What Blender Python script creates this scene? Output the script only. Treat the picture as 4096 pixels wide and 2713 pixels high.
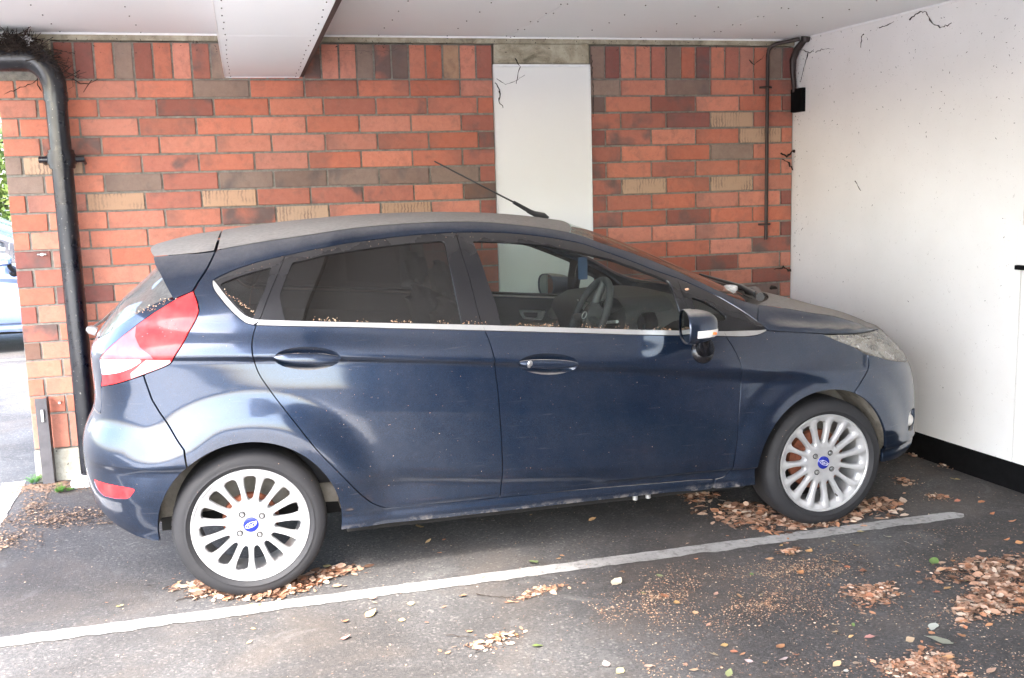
import bpy, bmesh, math, random
import numpy as np
from mathutils import Vector, Matrix
from mathutils.geometry import delaunay_2d_cdt

for o in list(bpy.data.objects):
    bpy.data.objects.remove(o, do_unlink=True)
SC = bpy.context.scene
COL = SC.collection
R = math.radians

# ---------------- camera ----------------
cam_d = bpy.data.cameras.new('camera')
cam_d.lens = 36.0 * 4001.0 / 4096.0
cam_d.sensor_width = 36.0
cam_d.sensor_fit = 'HORIZONTAL'
cam_d.clip_start = 0.05
cam_d.clip_end = 2000
cam = bpy.data.objects.new('camera', cam_d)
COL.objects.link(cam)
SC.camera = cam
_yaw, _pit, _rol = .2544, -.151, -.0286
_f = Vector((math.sin(_yaw) * math.cos(_pit), math.cos(_yaw) * math.cos(_pit), math.sin(_pit)))
_r = Vector((math.cos(_yaw), -math.sin(_yaw), 0)); _u = _r.cross(_f)
_r2 = math.cos(_rol) * _r + math.sin(_rol) * _u
_u2 = -math.sin(_rol) * _r + math.cos(_rol) * _u
cam.matrix_world = Matrix(((_r2.x, _u2.x, -_f.x, .0601), (_r2.y, _u2.y, -_f.y, -3.8424), (_r2.z, _u2.z, -_f.z, 1.5544), (0, 0, 0, 1)))

# ---------------- sky and sun: a bright overcast afternoon coming in at the open rear of the bay ----------------
W = bpy.data.worlds.new('World'); SC.world = W; W.use_nodes = True
wn = W.node_tree.nodes; wl = W.node_tree.links
sky = wn.new('ShaderNodeTexSky'); sky.sky_type = 'NISHITA'; sky.sun_disc = False
SUN_EL, SUN_AZ = 50.0, 216.0          # azimuth clockwise from +Y
sky.sun_elevation = R(SUN_EL); sky.sun_rotation = R(SUN_AZ)
sky.air_density = 1.0; sky.dust_density = 3.0; sky.ozone_density = 1.0
bg = wn['Background']; bg.inputs['Strength'].default_value = 0.15
wl.new(sky.outputs['Color'], bg.inputs['Color'])
sun_d = bpy.data.lights.new('sun', 'SUN'); sun_d.energy = 1.15; sun_d.angle = R(12); sun_d.color = (1.0, .975, .94)
sun = bpy.data.objects.new('sun', sun_d); COL.objects.link(sun)
_sd = Vector((math.sin(R(SUN_AZ)) * math.cos(R(SUN_EL)), math.cos(R(SUN_AZ)) * math.cos(R(SUN_EL)), math.sin(R(SUN_EL))))
sun.rotation_euler = _sd.to_track_quat('Z', 'Y').to_euler()
sun.location = _sd * 30
SC.view_settings.view_transform = 'Standard'
SC.view_settings.look = 'None'
SC.view_settings.exposure = 3.8
SC.view_settings.gamma = 1.0
SC.view_settings.use_curve_mapping = False
SC.cycles.max_bounces = 9
SC.cycles.diffuse_bounces = 6
SC.cycles.glossy_bounces = 4
SC.cycles.transparent_max_bounces = 24
SC.cycles.sample_clamp_indirect = 6
SC.cycles.caustics_reflective = False
SC.cycles.caustics_refractive = False

# ---------------- helpers ----------------
def link(o, parent=None):
    COL.objects.link(o)
    if parent is not None: o.parent = parent
    return o
def tag(o, label=None, cat=None, group=None, kind=None):
    if label: o['label'] = label
    if cat: o['category'] = cat
    if group: o['group'] = group
    if kind: o['kind'] = kind
    return o
def empty(name, loc, label, cat, group=None):
    o = bpy.data.objects.new(name, None); o.location = loc; o.empty_display_size = .2
    COL.objects.link(o)
    return tag(o, label, cat, group)
def vnorm(V, F):
    N = np.zeros_like(V)
    T = np.array([f[:3] if len(f) == 3 else f[:3] for f in F]); n = np.cross(V[T[:, 1]] - V[T[:, 0]], V[T[:, 2]] - V[T[:, 0]])
    for k in range(max(len(f) for f in F)):
        idx = np.array([f[k] if k < len(f) else f[0] for f in F]); np.add.at(N, idx, n)
    return N / np.maximum(np.linalg.norm(N, axis=1, keepdims=True), 1e-12)
def cat_chunks(chunks):
    Vs, Fs, Ns, b = [], [], [], 0
    for c in chunks:
        V = np.asarray(c[0], float); F = c[1]; N = c[2] if len(c) > 2 and c[2] is not None else vnorm(V, F)
        Vs.append(V); Ns.append(N); Fs += [tuple(int(i) + b for i in f) for f in F]; b += len(V)
    return np.concatenate(Vs), Fs, np.concatenate(Ns)
def mesh_of(name, chunks, mat=None, custom=True):
    V, F, N = cat_chunks(chunks)
    me = bpy.data.meshes.new(name)
    me.from_pydata(V.tolist(), [], F); me.update()
    me.polygons.foreach_set('use_smooth', [True] * len(me.polygons))
    if custom: me.normals_split_custom_set_from_vertices(N.tolist())
    if mat is not None: me.materials.append(mat)
    return me
def put(name, chunks, mat, parent=None, custom=True):
    o = bpy.data.objects.new(name, mesh_of(name, chunks, mat, custom)); return link(o, parent)
def bm_put(name, bm, mat, parent=None, smooth=False, loc=None):
    me = bpy.data.meshes.new(name); bm.to_mesh(me); bm.free()
    if smooth: me.polygons.foreach_set('use_smooth', [True] * len(me.polygons))
    if mat is not None: me.materials.append(mat)
    o = bpy.data.objects.new(name, me)
    if loc is not None: o.location = loc
    return link(o, parent)
def add_box(bm, x0, x1, y0, y1, z0, z1, bev=0, jit=0, seg=1):
    m = Matrix.Translation(((x0 + x1) / 2, (y0 + y1) / 2, (z0 + z1) / 2)) @ Matrix.Diagonal((x1 - x0, y1 - y0, z1 - z0, 1))
    r = bmesh.ops.create_cube(bm, size=1, matrix=m)
    if bev:
        es = list({e for v in r['verts'] for e in v.link_edges})
        bmesh.ops.bevel(bm, geom=es, offset=bev, segments=seg, affect='EDGES', profile=.5)
def box(name, x0, x1, y0, y1, z0, z1, mat, parent=None, bev=0, seg=1):
    bm = bmesh.new(); add_box(bm, x0, x1, y0, y1, z0, z1, bev, seg=seg); return bm_put(name, bm, mat, parent)
def tube(pts, rad, n=10, cap=True):
    pts = np.asarray(pts, float); m = len(pts)
    rad = np.broadcast_to(np.asarray(rad, float), (m,))
    t = np.gradient(pts, axis=0); t /= np.maximum(np.linalg.norm(t, axis=1, keepdims=True), 1e-9)
    up = np.array([0, 0, 1.]) if abs(t[0][2]) < .9 else np.array([1., 0, 0])
    V, N = [], []
    a = np.cross(t[0], up); a /= np.linalg.norm(a)
    th = np.linspace(0, 2 * np.pi, n, endpoint=False)
    for i in range(m):
        a = a - t[i] * (a @ t[i]); a /= np.linalg.norm(a); b = np.cross(t[i], a)
        d = np.cos(th)[:, None] * a + np.sin(th)[:, None] * b
        V.append(pts[i] + rad[i] * d); N.append(d)
    V = np.concatenate(V); N = np.concatenate(N); F = []
    for i in range(m - 1):
        for j in range(n):
            k = (j + 1) % n
            F.append((i * n + j, i * n + k, (i + 1) * n + k, (i + 1) * n + j))
    ch = [(V, F, N)]
    if cap:
        for i, s in ((0, -1), (m - 1, 1)):
            P = np.concatenate([V[i * n:(i + 1) * n], pts[i:i + 1]])
            F2 = [(j, (j + 1) % n, n) if s > 0 else ((j + 1) % n, j, n) for j in range(n)]
            ch.append((P, F2, np.repeat([t[i] * s], n + 1, 0)))
    return ch
def lathe_y(prof, n=64, cx=0, cz=0, sharp=30):
    """profile [(r, y)] spun round the y axis through (cx, cz); normals split at sharp profile corners"""
    ch = []; th = np.linspace(0, 2 * np.pi, n, endpoint=False)
    segs = []; cur = [prof[0]]
    for i in range(1, len(prof)):
        cur.append(prof[i])
        if i < len(prof) - 1:
            a = np.subtract(prof[i], prof[i - 1]); b = np.subtract(prof[i + 1], prof[i])
            ang = abs(math.degrees(math.atan2(a[0] * b[1] - a[1] * b[0], a @ b)))
            if ang > sharp: segs.append(cur); cur = [prof[i]]
    segs.append(cur)
    for s in segs:
        s = np.array(s, float); d = np.gradient(s, axis=0); nn = np.stack([d[:, 1], -d[:, 0]], 1); nn /= np.maximum(np.linalg.norm(nn, axis=1, keepdims=True), 1e-9)
        V = []; N = []
        for (r, y), (nr, ny) in zip(s, nn):
            V.append(np.stack([cx + r * np.cos(th), 0 * th + y, cz + r * np.sin(th)], 1)); N.append(np.stack([nr * np.cos(th), 0 * th + ny, nr * np.sin(th)], 1))
        m = len(s); F = []
        for i in range(m - 1):
            for j in range(n):
                k = (j + 1) % n; F.append((i * n + j, (i + 1) * n + j, (i + 1) * n + k, i * n + k))
        ch.append((np.concatenate(V), F, np.concatenate(N)))
    return ch
def grid_chunk(P, flip=False):
    """P (n,m,3)"""
    n, m = P.shape[:2]; F = []
    for i in range(n - 1):
        for j in range(m - 1):
            q = (i * m + j, (i + 1) * m + j, (i + 1) * m + j + 1, i * m + j + 1)
            F.append(q[::-1] if flip else q)
    V = P.reshape(-1, 3)
    du = np.gradient(P, axis=0); dv = np.gradient(P, axis=1); N = np.cross(du, dv).reshape(-1, 3)
    N /= np.maximum(np.linalg.norm(N, axis=1, keepdims=True), 1e-12)
    return (V, F, -N if flip else N)

# ---------------- materials ----------------
class MT:
    def __init__(s, name):
        s.m = bpy.data.materials.new(name); s.m.use_nodes = True
        s.n = s.m.node_tree.nodes; s.l = s.m.node_tree.links
        s.p = s.n['Principled BSDF']; s.out = s.n['Material Output']
    def node(s, t, **kw):
        x = s.n.new(t)
        for k, v in kw.items(): setattr(x, k, v)
        return x
    def set(s, **kw):
        for k, v in kw.items():
            k = k.replace('_', ' ')
            if k in ('Base Color', 'Specular Tint', 'Coat Tint', 'Emission Color') and len(v) == 3: v = (*v, 1)
            s.p.inputs[k].default_value = v
        return s
    def coord(s, kind='Object'):
        return s.node('ShaderNodeTexCoord').outputs[kind]
    def noise(s, scale, detail=4, rough=.55, vec=None, dist=0, w=None):
        x = s.node('ShaderNodeTexNoise'); x.inputs['Scale'].default_value = scale; x.inputs['Detail'].default_value = detail; x.inputs['Roughness'].default_value = rough; x.inputs['Distortion'].default_value = dist
        if w is not None: x.noise_dimensions = '4D'; s.l.new(w, x.inputs['W'])
        s.l.new(vec if vec is not None else s.coord(), x.inputs['Vector']); return x.outputs['Fac']
    def ramp(s, fac, stops, interp='LINEAR'):
        x = s.node('ShaderNodeValToRGB'); x.color_ramp.interpolation = interp
        e = x.color_ramp.elements
        while len(e) > 1: e.remove(e[-1])
        e[0].position = stops[0][0]; e[0].color = _c4(stops[0][1])
        for p, c in stops[1:]:
            k = e.new(p); k.color = _c4(c)
        s.l.new(fac, x.inputs['Fac']); return x.outputs['Color']
    def mix(s, fac, a, b, mode='MIX'):
        x = s.node('ShaderNodeMix', data_type='RGBA', blend_type=mode); x.clamp_factor = True
        for sock, v in ((x.inputs[0], fac), (x.inputs[6], a), (x.inputs[7], b)):
            if hasattr(v, 'links'): s.l.new(v, sock)
            elif isinstance(v, (int, float)): sock.default_value = v if sock.type == 'VALUE' else (v, v, v, 1)
            else: sock.default_value = _c4(v)
        return x.outputs[2]
    def math(s, op, a, b=0.0, clamp=False):
        x = s.node('ShaderNodeMath', operation=op); x.use_clamp = clamp
        for sock, v in ((x.inputs[0], a), (x.inputs[1], b)):
            if hasattr(v, 'links'): s.l.new(v, sock)
            else: sock.default_value = v
        return x.outputs[0]
    def maprange(s, v, a, b, c=0.0, d=1.0):
        x = s.node('ShaderNodeMapRange'); s.l.new(v, x.inputs[0])
        for i, k in enumerate((a, b, c, d)): x.inputs[i + 1].default_value = k
        return x.outputs[0]
    def col(s, v): s.l.new(v, s.p.inputs['Base Color']); return s
    def rough(s, v):
        if hasattr(v, 'links'): s.l.new(v, s.p.inputs['Roughness'])
        else: s.p.inputs['Roughness'].default_value = v
        return s
    def bump(s, h, strength=.3, dist=.01):
        x = s.node('ShaderNodeBump'); x.inputs['Strength'].default_value = strength; x.inputs['Distance'].default_value = dist
        s.l.new(h, x.inputs['Height']); s.l.new(x.outputs['Normal'], s.p.inputs['Normal']); return s
    def up(s):
        g = s.node('ShaderNodeNewGeometry'); x = s.node('ShaderNodeSeparateXYZ'); s.l.new(g.outputs['Normal'], x.inputs[0]); return x.outputs['Z']
def _c4(v):
    if isinstance(v, (int, float)): return (v, v, v, 1)
    return tuple(v) if len(v) == 4 else (*v, 1)
def simple(name, col, rough=.6, metal=0.0, vary=.25, scale=30, bump=0.0, bscale=200, coat=0.0):
    t = MT(name); c = np.array(col)
    t.col(t.ramp(t.noise(scale, 5), [(.3, tuple(c * (1 - vary))), (.7, tuple(np.minimum(c * (1 + vary), 1)))]))
    t.set(Roughness=rough, Metallic=metal, Coat_Weight=coat)
    if bump: t.bump(t.noise(bscale, 4), bump, .003)
    return t.m
# ---- car body surface: a belt chart (u along the car, z up) that wraps round both ends ----
YC, HW, WB, HUBZ = 0.826, 0.861, 2.489, 0.293
X1F, X1R, NF, NR = 2.15, 0.05, 3.1, 3.9
def _ip(x, pts):
    return np.interp(x, [p[0] for p in pts], [p[1] for p in pts])
def _smooth_ip(pts, n=400):
    xs = np.linspace(pts[0][0], pts[-1][0], n); ys = _ip(xs, pts)
    k = np.ones(21) / 21.0
    yp = np.pad(ys, 10, mode='reflect', reflect_type='odd')
    return xs, np.convolve(yp, k, 'valid')
_ZC = _smooth_ip([(-.9, 1.00), (-.131, .962), (.376, .926), (.974, .866), (1.784, .782), (2.17, .735), (2.6, .70), (3.3, .66)])
_ZL = _smooth_ip([(-.9, .44), (.3, .455), (.594, .448), (.992, .399), (1.546, .357), (2.2, .33), (3.3, .32)])
_ZB = _smooth_ip([(-.9, 1.14), (.078, 1.066), (.386, 1.040), (.941, .995), (1.758, .925), (2.0, .905), (2.2, .897), (2.536, .864), (2.75, .845), (3.3, .79)])
_ZR = _smooth_ip([(-.9, 1.14), (-.3, 1.165), (-.079, 1.222), (.189, 1.300), (.42, 1.345), (.70, 1.372), (.92, 1.372), (1.197, 1.334), (1.45, 1.26), (1.847, 1.09), (2.08, .985), (2.22, .955), (2.536, .905), (2.8, .868), (3.3, .80)])
_ZT = _smooth_ip([(-.9, 1.25), (-.34, 1.30), (-.177, 1.338), (.105, 1.368), (.33, 1.396), (.555, 1.415), (.806, 1.424), (1.06, 1.415), (1.331, 1.390), (1.65, 1.27), (1.95, 1.135), (2.12, 1.055), (2.24, 1.005), (2.536, .955), (2.8, .893), (3.3, .82)])
_XF = [(.15, 3.10), (.2, 3.20), (.245, 3.265), (.29, 3.27), (.33, 3.252), (.42, 3.25), (.52, 3.25), (.62, 3.228), (.68, 3.20), (.74, 3.155), (.80, 3.085), (.88, 3.00), (.95, 2.95), (1.5, 2.9)]
_XR = [(.15, -.49), (.2, -.535), (.25, -.58), (.30, -.61), (.36, -.628), (.43, -.640), (.5, -.648), (.60, -.648), (.66, -.632), (.71, -.602), (.75, -.59), (.80, -.584), (.90, -.588), (.97, -.588), (1.02, -.552), (1.06, -.520), (1.15, -.48), (1.35, -.46)]
_xf = _smooth_ip(_XF); _xr = _smooth_ip(_XR)
def zc(x): return np.interp(x, *_ZC)
def zl(x): return np.interp(x, *_ZL)
def zb(x): return np.interp(x, *_ZB)
def zr(x): return np.maximum(np.interp(x, *_ZR), zb(x) + .018)
def zt(x): return np.maximum(np.interp(x, *_ZT), zr(x) + .02)
def sstep(a, b, x):
    t = np.clip((x - a) / (b - a), 0, 1); return t * t * (3 - 2 * t)
def inset(x, z):
    x = np.asarray(x, float); z = np.asarray(z, float); x, z = np.broadcast_arrays(x, z)
    c, l, b, r, t = zc(x), zl(x), zb(x), zr(x), zt(x)
    fc = 1 - sstep(2.25, 2.6, x)              # door crease fades into the front wing
    fc = fc * (1 - .75 * (1 - sstep(-.35, .25, x)))
    fl = sstep(.35, .62, x) * (1 - sstep(1.9, 2.1, x))   # lower door streak
    kh = .514 + .55 * sstep(2.1, 2.35, x)
    ir = .052 + kh * (r - b)
    it = ir + np.where(x < 2.1, (t - r) * 1.25, (t - r) * 1.3)
    z0 = 0 * x
    wd = np.interp(x, [.3, 1.0, 1.8, 2.2], [.029, .031, .058, .062])
    K = [z0 + .12, z0 + .20, z0 + .237, z0 + .268, z0 + .288, z0 + .315, l - .045, l - .012, l + .035, c - wd - .21, c - wd - .10, c - wd - .012, c - wd + .012, c + .003, c + .028, b - .022, b + .02, r, t, t + .12]
    V = [z0 + .12, z0 + .07, z0 + .05, z0 + .041, z0 + .043, z0 + .034, .030 * fl + .016 * (1 - fl), .014 * fl + .008 * (1 - fl), z0 + .004, z0, z0 + .004 + .002 * fc, .003 + .015 * fc, .003 + .0185 * fc, z0 + .003, z0 + .008, z0 + .040, z0 + .054, ir, it, it + .25]
    K = np.stack(K, -1); V = np.stack(V, -1)
    K = np.maximum.accumulate(K + np.arange(K.shape[-1]) * 1e-4, -1)
    h = np.diff(K, axis=-1); d = np.diff(V, axis=-1) / h
    m = np.zeros_like(V)
    a, bb = d[..., :-1], d[..., 1:]
    w1 = 2 * h[..., 1:] + h[..., :-1]; w2 = h[..., 1:] + 2 * h[..., :-1]
    with np.errstate(divide='ignore', invalid='ignore'):
        hm = (w1 + w2) / (w1 / a + w2 / bb)
    m[..., 1:-1] = np.where(a * bb > 0, np.nan_to_num(hm), 0)
    m[..., 0] = d[..., 0]; m[..., -1] = d[..., -1]
    n = K.shape[-1]
    i = np.clip((z[..., None] >= K).sum(-1) - 1, 0, n - 2)
    g = lambda A, j: np.take_along_axis(A, j[..., None], -1)[..., 0]
    h_ = g(h, i); s = (z - g(K, i)) / h_
    s = np.clip(s, -2, 2)
    y0, y1, m0, m1 = g(V, i), g(V, i + 1), g(m, i), g(m, i + 1)
    out = (1 + 2 * s) * (1 - s) ** 2 * y0 + s * (1 - s) ** 2 * h_ * m0 + s * s * (3 - 2 * s) * y1 + s * s * (s - 1) * h_ * m1
    out = np.where(s < 0, y0 + s * h_ * m0, np.where(s > 1, y1 + (s - 1) * h_ * m1, out))
    rw = 1 - sstep(-.22, -.06, x)
    out = out - rw * .014 * sstep(.72, .575, z) * sstep(.535, .565, z)
    # flared arches
    for hx, A, ra, rb in ((0.0, .026, .375, .54), (WB, .022, .37, .50)):
        dd = np.hypot((x - hx) * .97, z - HUBZ)
        e = 1 - sstep(ra, rb, dd)
        e = e * sstep(.15, .35, z)
        out = out - A * e
        low = (1 - sstep(.20, .42, z)) * (1 - sstep(.36, .55, abs(x - hx)))
        out = out * (1 - .75 * low) + .012 * low
    return out
def chart(u, z):
    """(u,z) -> x, y on the near side; u beyond the ends wraps round to the centre line"""
    u = np.asarray(u, float); z = np.asarray(z, float); u, z = np.broadcast_arrays(u, z)
    xf = np.interp(z, *_xf); xr = np.interp(z, *_xr)
    ff = np.clip((u - X1F) / (3.2 - X1F), 0, 1); fr = np.clip((X1R - u) / (X1R + .6), 0, 1)
    pf = ff * np.pi / 2; pr = fr * np.pi / 2
    def se(p, n):
        s_, c_ = np.sin(p), np.cos(p)
        k = (np.abs(s_) ** n + np.abs(c_) ** n) ** (1.0 / n)
        return s_ / k, c_ / k
    sf, cf = se(pf, NF); sr, cr = se(pr, NR)
    x = np.where(u > X1F, X1F + (xf - X1F) * sf, np.where(u < X1R, X1R - (X1R - xr) * sr, u))
    hw = np.where(u > X1F, cf, np.where(u < X1R, cr, 1.0))
    hx = HW - inset(x, z) - .012 * sstep(.6, -.6, x) - .010 * sstep(1.5, 3.0, x)
    return x, YC - hx * hw
def chart3(u, z):
    x, y = chart(u, z)
    return np.stack([x, y, np.broadcast_to(z, x.shape)], -1)
DUST = (.30, .272, .245)
def paint(name, base, flake):
    t = MT(name)
    big = t.noise(2.2, 5, .6); fine = t.noise(420, 2, .6); mid = t.noise(14, 6, .65)
    c = t.mix(t.maprange(fine, .35, .7), base, flake)
    # dust lies on what faces up, thinner on the flanks, broken by wiped patches
    f = t.maprange(t.up(), .74, .99)
    f = t.math('ADD', t.math('MULTIPLY', f, 1.15), t.maprange(mid, .35, .8, -.05, .06))
    f = t.math('MULTIPLY', f, t.maprange(big, .28, .5, .72, 1.0), clamp=True)
    thin = t.maprange(t.math('ADD', big, t.math('MULTIPLY', mid, .5)), .6, .95, .012, .06)
    f = t.math('MAXIMUM', f, thin)
    geo = t.coord(); sx = t.node('ShaderNodeSeparateXYZ'); t.l.new(geo, sx.inputs[0])
    low = t.math('MULTIPLY', t.maprange(sx.outputs['Z'], .262, .232), t.maprange(mid, .50, .62, .0, .7))   # dried splash along the bottom edge of the sill
    f = t.math('MAXIMUM', f, low)
    sp_ = t.maprange(t.noise(150, 3, .6, dist=1.2), .70, .76, 0, .55); f = t.math('MAXIMUM', f, sp_)
    wv_ = t.node('ShaderNodeTexNoise'); mp_ = t.node('ShaderNodeMapping'); mp_.inputs['Scale'].default_value = (2.2, 2.2, 26); mp_.inputs['Rotation'].default_value = (0, .6, 0); t.l.new(t.coord(), mp_.inputs[0]); t.l.new(mp_.outputs[0], wv_.inputs['Vector']); wv_.inputs['Scale'].default_value = 3.0; wv_.inputs['Detail'].default_value = 6
    f = t.math('MAXIMUM', f, t.maprange(wv_.outputs['Fac'], .60, .78, 0, .13))
    dust = t.ramp(t.noise(60, 5), [(.3, tuple(np.array(DUST) * .85)), (.7, tuple(np.array(DUST) * 1.12))])
    t.col(t.mix(f, c, dust))
    inv = t.math('SUBTRACT', 1.0, f, clamp=True)
    t.l.new(t.math('MULTIPLY', inv, .70), t.p.inputs['Metallic'])
    t.rough(t.math('ADD', t.math('MULTIPLY', f, .5), .30))
    t.l.new(t.math('MULTIPLY', t.math('POWER', inv, 2.0), 1.0), t.p.inputs['Coat Weight']); t.set(Coat_Roughness=.08, Coat_IOR=1.6, Specular_IOR_Level=.3)
    return t.m
M = {}
M['paint'] = paint('navy_car_paint', (.0022, .009, .026), (.010, .031, .074))
M['silver'] = paint('silver_blue_car_paint', (.16, .24, .42), (.26, .34, .52))
M['white_car'] = paint('white_car_paint', (.75, .76, .78), (.8, .8, .8))
def trim(name, col, rough, dustmax=.75):
    t = MT(name); f = t.math('MULTIPLY', t.maprange(t.up(), .5, 1.0), dustmax); f = t.math('ADD', f, t.maprange(t.noise(9, 6), .35, .8, .01, .05), clamp=True)
    t.col(t.mix(f, col, DUST)); t.rough(t.math('ADD', t.math('MULTIPLY', f, .5), rough)); return t.m
M['black'] = trim('black_gloss_trim', (.003, .003, .005), .24, .18)
M['plastic'] = trim('black_plastic', (.012, .012, .013), .5, .6)
M['rubber'] = None
t = MT('tyre_rubber')
g = t.noise(8, 6, .7); t.col(t.mix(t.maprange(g, .5, .8, .0, .2), (.012, .012, .014), (.055, .052, .05))); t.set(Roughness=.72)
t.bump(t.noise(300, 3), .15, .002); M['rubber'] = t.m
t = MT('alloy_silver'); t.col(t.ramp(t.noise(20, 5), [(.3, (.36, .36, .365)), (.75, (.46, .46, .46))])); t.set(Metallic=.35, Roughness=.34, Coat_Weight=.4, Coat_Roughness=.12); M['alloy'] = t.m
t = MT('chrome_strip_satin'); f = t.math('ADD', t.math('MULTIPLY', t.maprange(t.up(), .05, .6), .75), t.maprange(t.noise(25, 5), .4, .75, 0, .2), clamp=True)
t.col(t.mix(f, (.50, .50, .50), (.26, .24, .215))); t.l.new(t.math('SUBTRACT', 1.0, f, clamp=True), t.p.inputs['Metallic']); t.rough(t.math('ADD', t.math('MULTIPLY', f, .4), .18)); M['chrome'] = t.m
M['mirror'] = MT('mirror_glass').set(Base_Color=(.22, .25, .25), Metallic=1.0, Roughness=.03).m
M['steel'] = simple('bare_steel', (.5, .5, .5), .3, .9)
def thin_glass(name, tint, dust, rough=.02, dcol=DUST):
    t = MT(name); t.n.remove(t.p)
    tr = t.node('ShaderNodeBsdfTransparent'); tr.inputs[0].default_value = _c4(tint)
    gl = t.node('ShaderNodeBsdfGlossy'); gl.inputs['Roughness'].default_value = rough; gl.inputs[0].default_value = (.95, .95, .95, 1)
    df = t.node('ShaderNodeBsdfDiffuse'); df.inputs[0].default_value = _c4(dcol)
    fr = t.node('ShaderNodeFresnel'); geo_ = t.node('ShaderNodeNewGeometry'); t.l.new(t.maprange(geo_.outputs['Backfacing'], 0, 1, 1.5, .6667), fr.inputs['IOR'])
    m1 = t.node('ShaderNodeMixShader'); t.l.new(t.math('MULTIPLY', fr.outputs[0], 1.0), m1.inputs[0]); t.l.new(tr.outputs[0], m1.inputs[1]); t.l.new(gl.outputs[0], m1.inputs[2])
    m2 = t.node('ShaderNodeMixShader'); t.l.new(t.maprange(t.noise(70, 5, .7), .3, .75, dust * .75, dust * 1.25), m2.inputs[0]); t.l.new(m1.outputs[0], m2.inputs[1]); t.l.new(df.outputs[0], m2.inputs[2])
    t.l.new(m2.outputs[0], t.out.inputs[0]); return t.m
M['glass'] = thin_glass('clear_dusty_glass', (.86, .93, .89), .006)
M['privacy'] = thin_glass('dark_privacy_glass', (.13, .12, .115), .030)
M['screen'] = thin_glass('windscreen_glass', (.72, .80, .75), .03)
M['rear_screen'] = thin_glass('dusty_rear_window', (.05, .05, .05), .40, dcol=(.30, .285, .27))
def lens(name, col, rough=.12, alpha=1.0, dust=.12):
    t = MT(name); t.col(t.mix(t.maprange(t.noise(20, 5), .3, .8, 0, dust), col, (.5, .46, .40))); t.set(Roughness=.3, Coat_Weight=.22, Coat_Roughness=.08, Specular_IOR_Level=.25, Alpha=alpha)
    if alpha < 1: t.m.surface_render_method = 'BLENDED'
    return t.m
M['lamp_cover'] = thin_glass('hazed_headlight_cover', (.82, .82, .80), .42, .05, (.46, .43, .385))
M['reflector'] = simple('lamp_reflector', (.55, .55, .55), .22, .9, .1)
M['red_lens'] = lens('red_lamp_lens', (.62, .012, .018))
M['pink_lens'] = lens('pale_red_lamp_lens', (.60, .10, .12), dust=.2)
M['clear_lens'] = lens('clear_lamp_lens', (.60, .36, .36))
M['white_lens'] = lens('white_lamp_lens', (.72, .70, .68))
M['orange_lens'] = lens('orange_bulb', (.75, .18, .03))
t = MT('clouded_headlight_lens'); nz = t.noise(13, 6, .62, dist=1.5)
t.col(t.ramp(nz, [(.3, (.15, .135, .115)), (.52, (.27, .25, .22)), (.75, (.38, .36, .33))])); t.set(Roughness=.28, Coat_Weight=.5, Coat_Roughness=.08); M['headlight'] = t.m
M['cabin'] = simple('charcoal_cabin_plastic', (.03, .031, .031), .6, 0, .2, 40)
M['cabin_grey'] = simple('grey_cabin_trim', (.09, .095, .095), .5)
M['cabin_silver'] = simple('silver_cabin_trim', (.45, .46, .46), .3, .6)
M['headliner'] = simple('headliner_cloth', (.16, .155, .14), .9)
M['seat'] = simple('dark_seat_cloth', (.02, .02, .022), .9)
t = MT('muddy_arch_liner'); t.col(t.ramp(t.noise(9, 7, .65), [(.3, (.10, .088, .07)), (.45, (.26, .232, .19)), (.7, (.36, .33, .28))])); t.set(Roughness=.95); t.bump(t.noise(30, 6), .5, .01); M['liner'] = t.m
t = MT('rusty_brake'); t.col(t.ramp(t.noise(30, 6, .65), [(.3, (.10, .028, .014)), (.6, (.24, .075, .035)), (.8, (.20, .12, .08))])); t.set(Roughness=.85); M['rust'] = t.m
M['under'] = simple('dark_underbody', (.006, .0055, .005), .95)
t = MT('badge_blue'); t.set(Base_Color=(.008, .018, .22), Roughness=.2, Coat_Weight=.6); M['badge'] = t.m
M['badge_white'] = MT('badge_silver').set(Base_Color=(.75, .76, .8), Roughness=.3, Metallic=.3).m
M['blue_cloth'] = simple('blue_card', (.01, .05, .13), .6)
M['leaf_pink'] = simple('dry_petal', (.62, .35, .22), .8)
M['paper'] = simple('crumpled_white_leaf', (.62, .60, .58), .8)

# brick: colour and amount of burnt patch come from each brick's own object colour
t = MT('fired_brick')
oi = t.node('ShaderNodeObjectInfo'); rnd = t.math('MULTIPLY', oi.outputs['Random'], 50.0)
wp = t.coord()
n1 = t.noise(7, 3, .5, wp, .4, rnd); n2 = t.noise(240, 3, .7, wp); n3 = t.noise(60, 5, .7, wp, 0, rnd)
a = t.math('ADD', n1, t.math('SUBTRACT', oi.outputs['Alpha'], .5))
patch = t.maprange(a, .55, .72)
dark = t.mix(1.0, oi.outputs['Color'], (.42, .50, .58), 'MULTIPLY')
dark = t.mix(.62, dark, (.15, .125, .115))
c = t.mix(patch, oi.outputs['Color'], dark)
c = t.mix(t.maprange(n3, .3, .75, 0, .35), c, t.mix(1.0, c, (.72, .70, .70), 'MULTIPLY'))
c = t.mix(t.maprange(n2, .62, .72, 0, .75), c, (.07, .035, .03))
gr_ = t.node('ShaderNodeSeparateXYZ'); t.l.new(wp, gr_.inputs[0]); edge_ = t.math('ADD', t.math('MULTIPLY', gr_.outputs['X'], t.math('SUBTRACT', t.math('MULTIPLY', oi.outputs['Random'], 9.0), 4.5)), t.math('MULTIPLY', t.math('SUBTRACT', n1, .5), 1.6))
c = t.mix(t.maprange(edge_, .12, .62, 0, .55), c, t.mix(.5, t.mix(1.0, c, (.62, .60, .62), 'MULTIPLY'), (.17, .13, .115)))
c = t.mix(t.maprange(t.noise(15, 5, .65, wp, .8, rnd), .50, .72, 0, .45), c, (.16, .105, .085))
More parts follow.
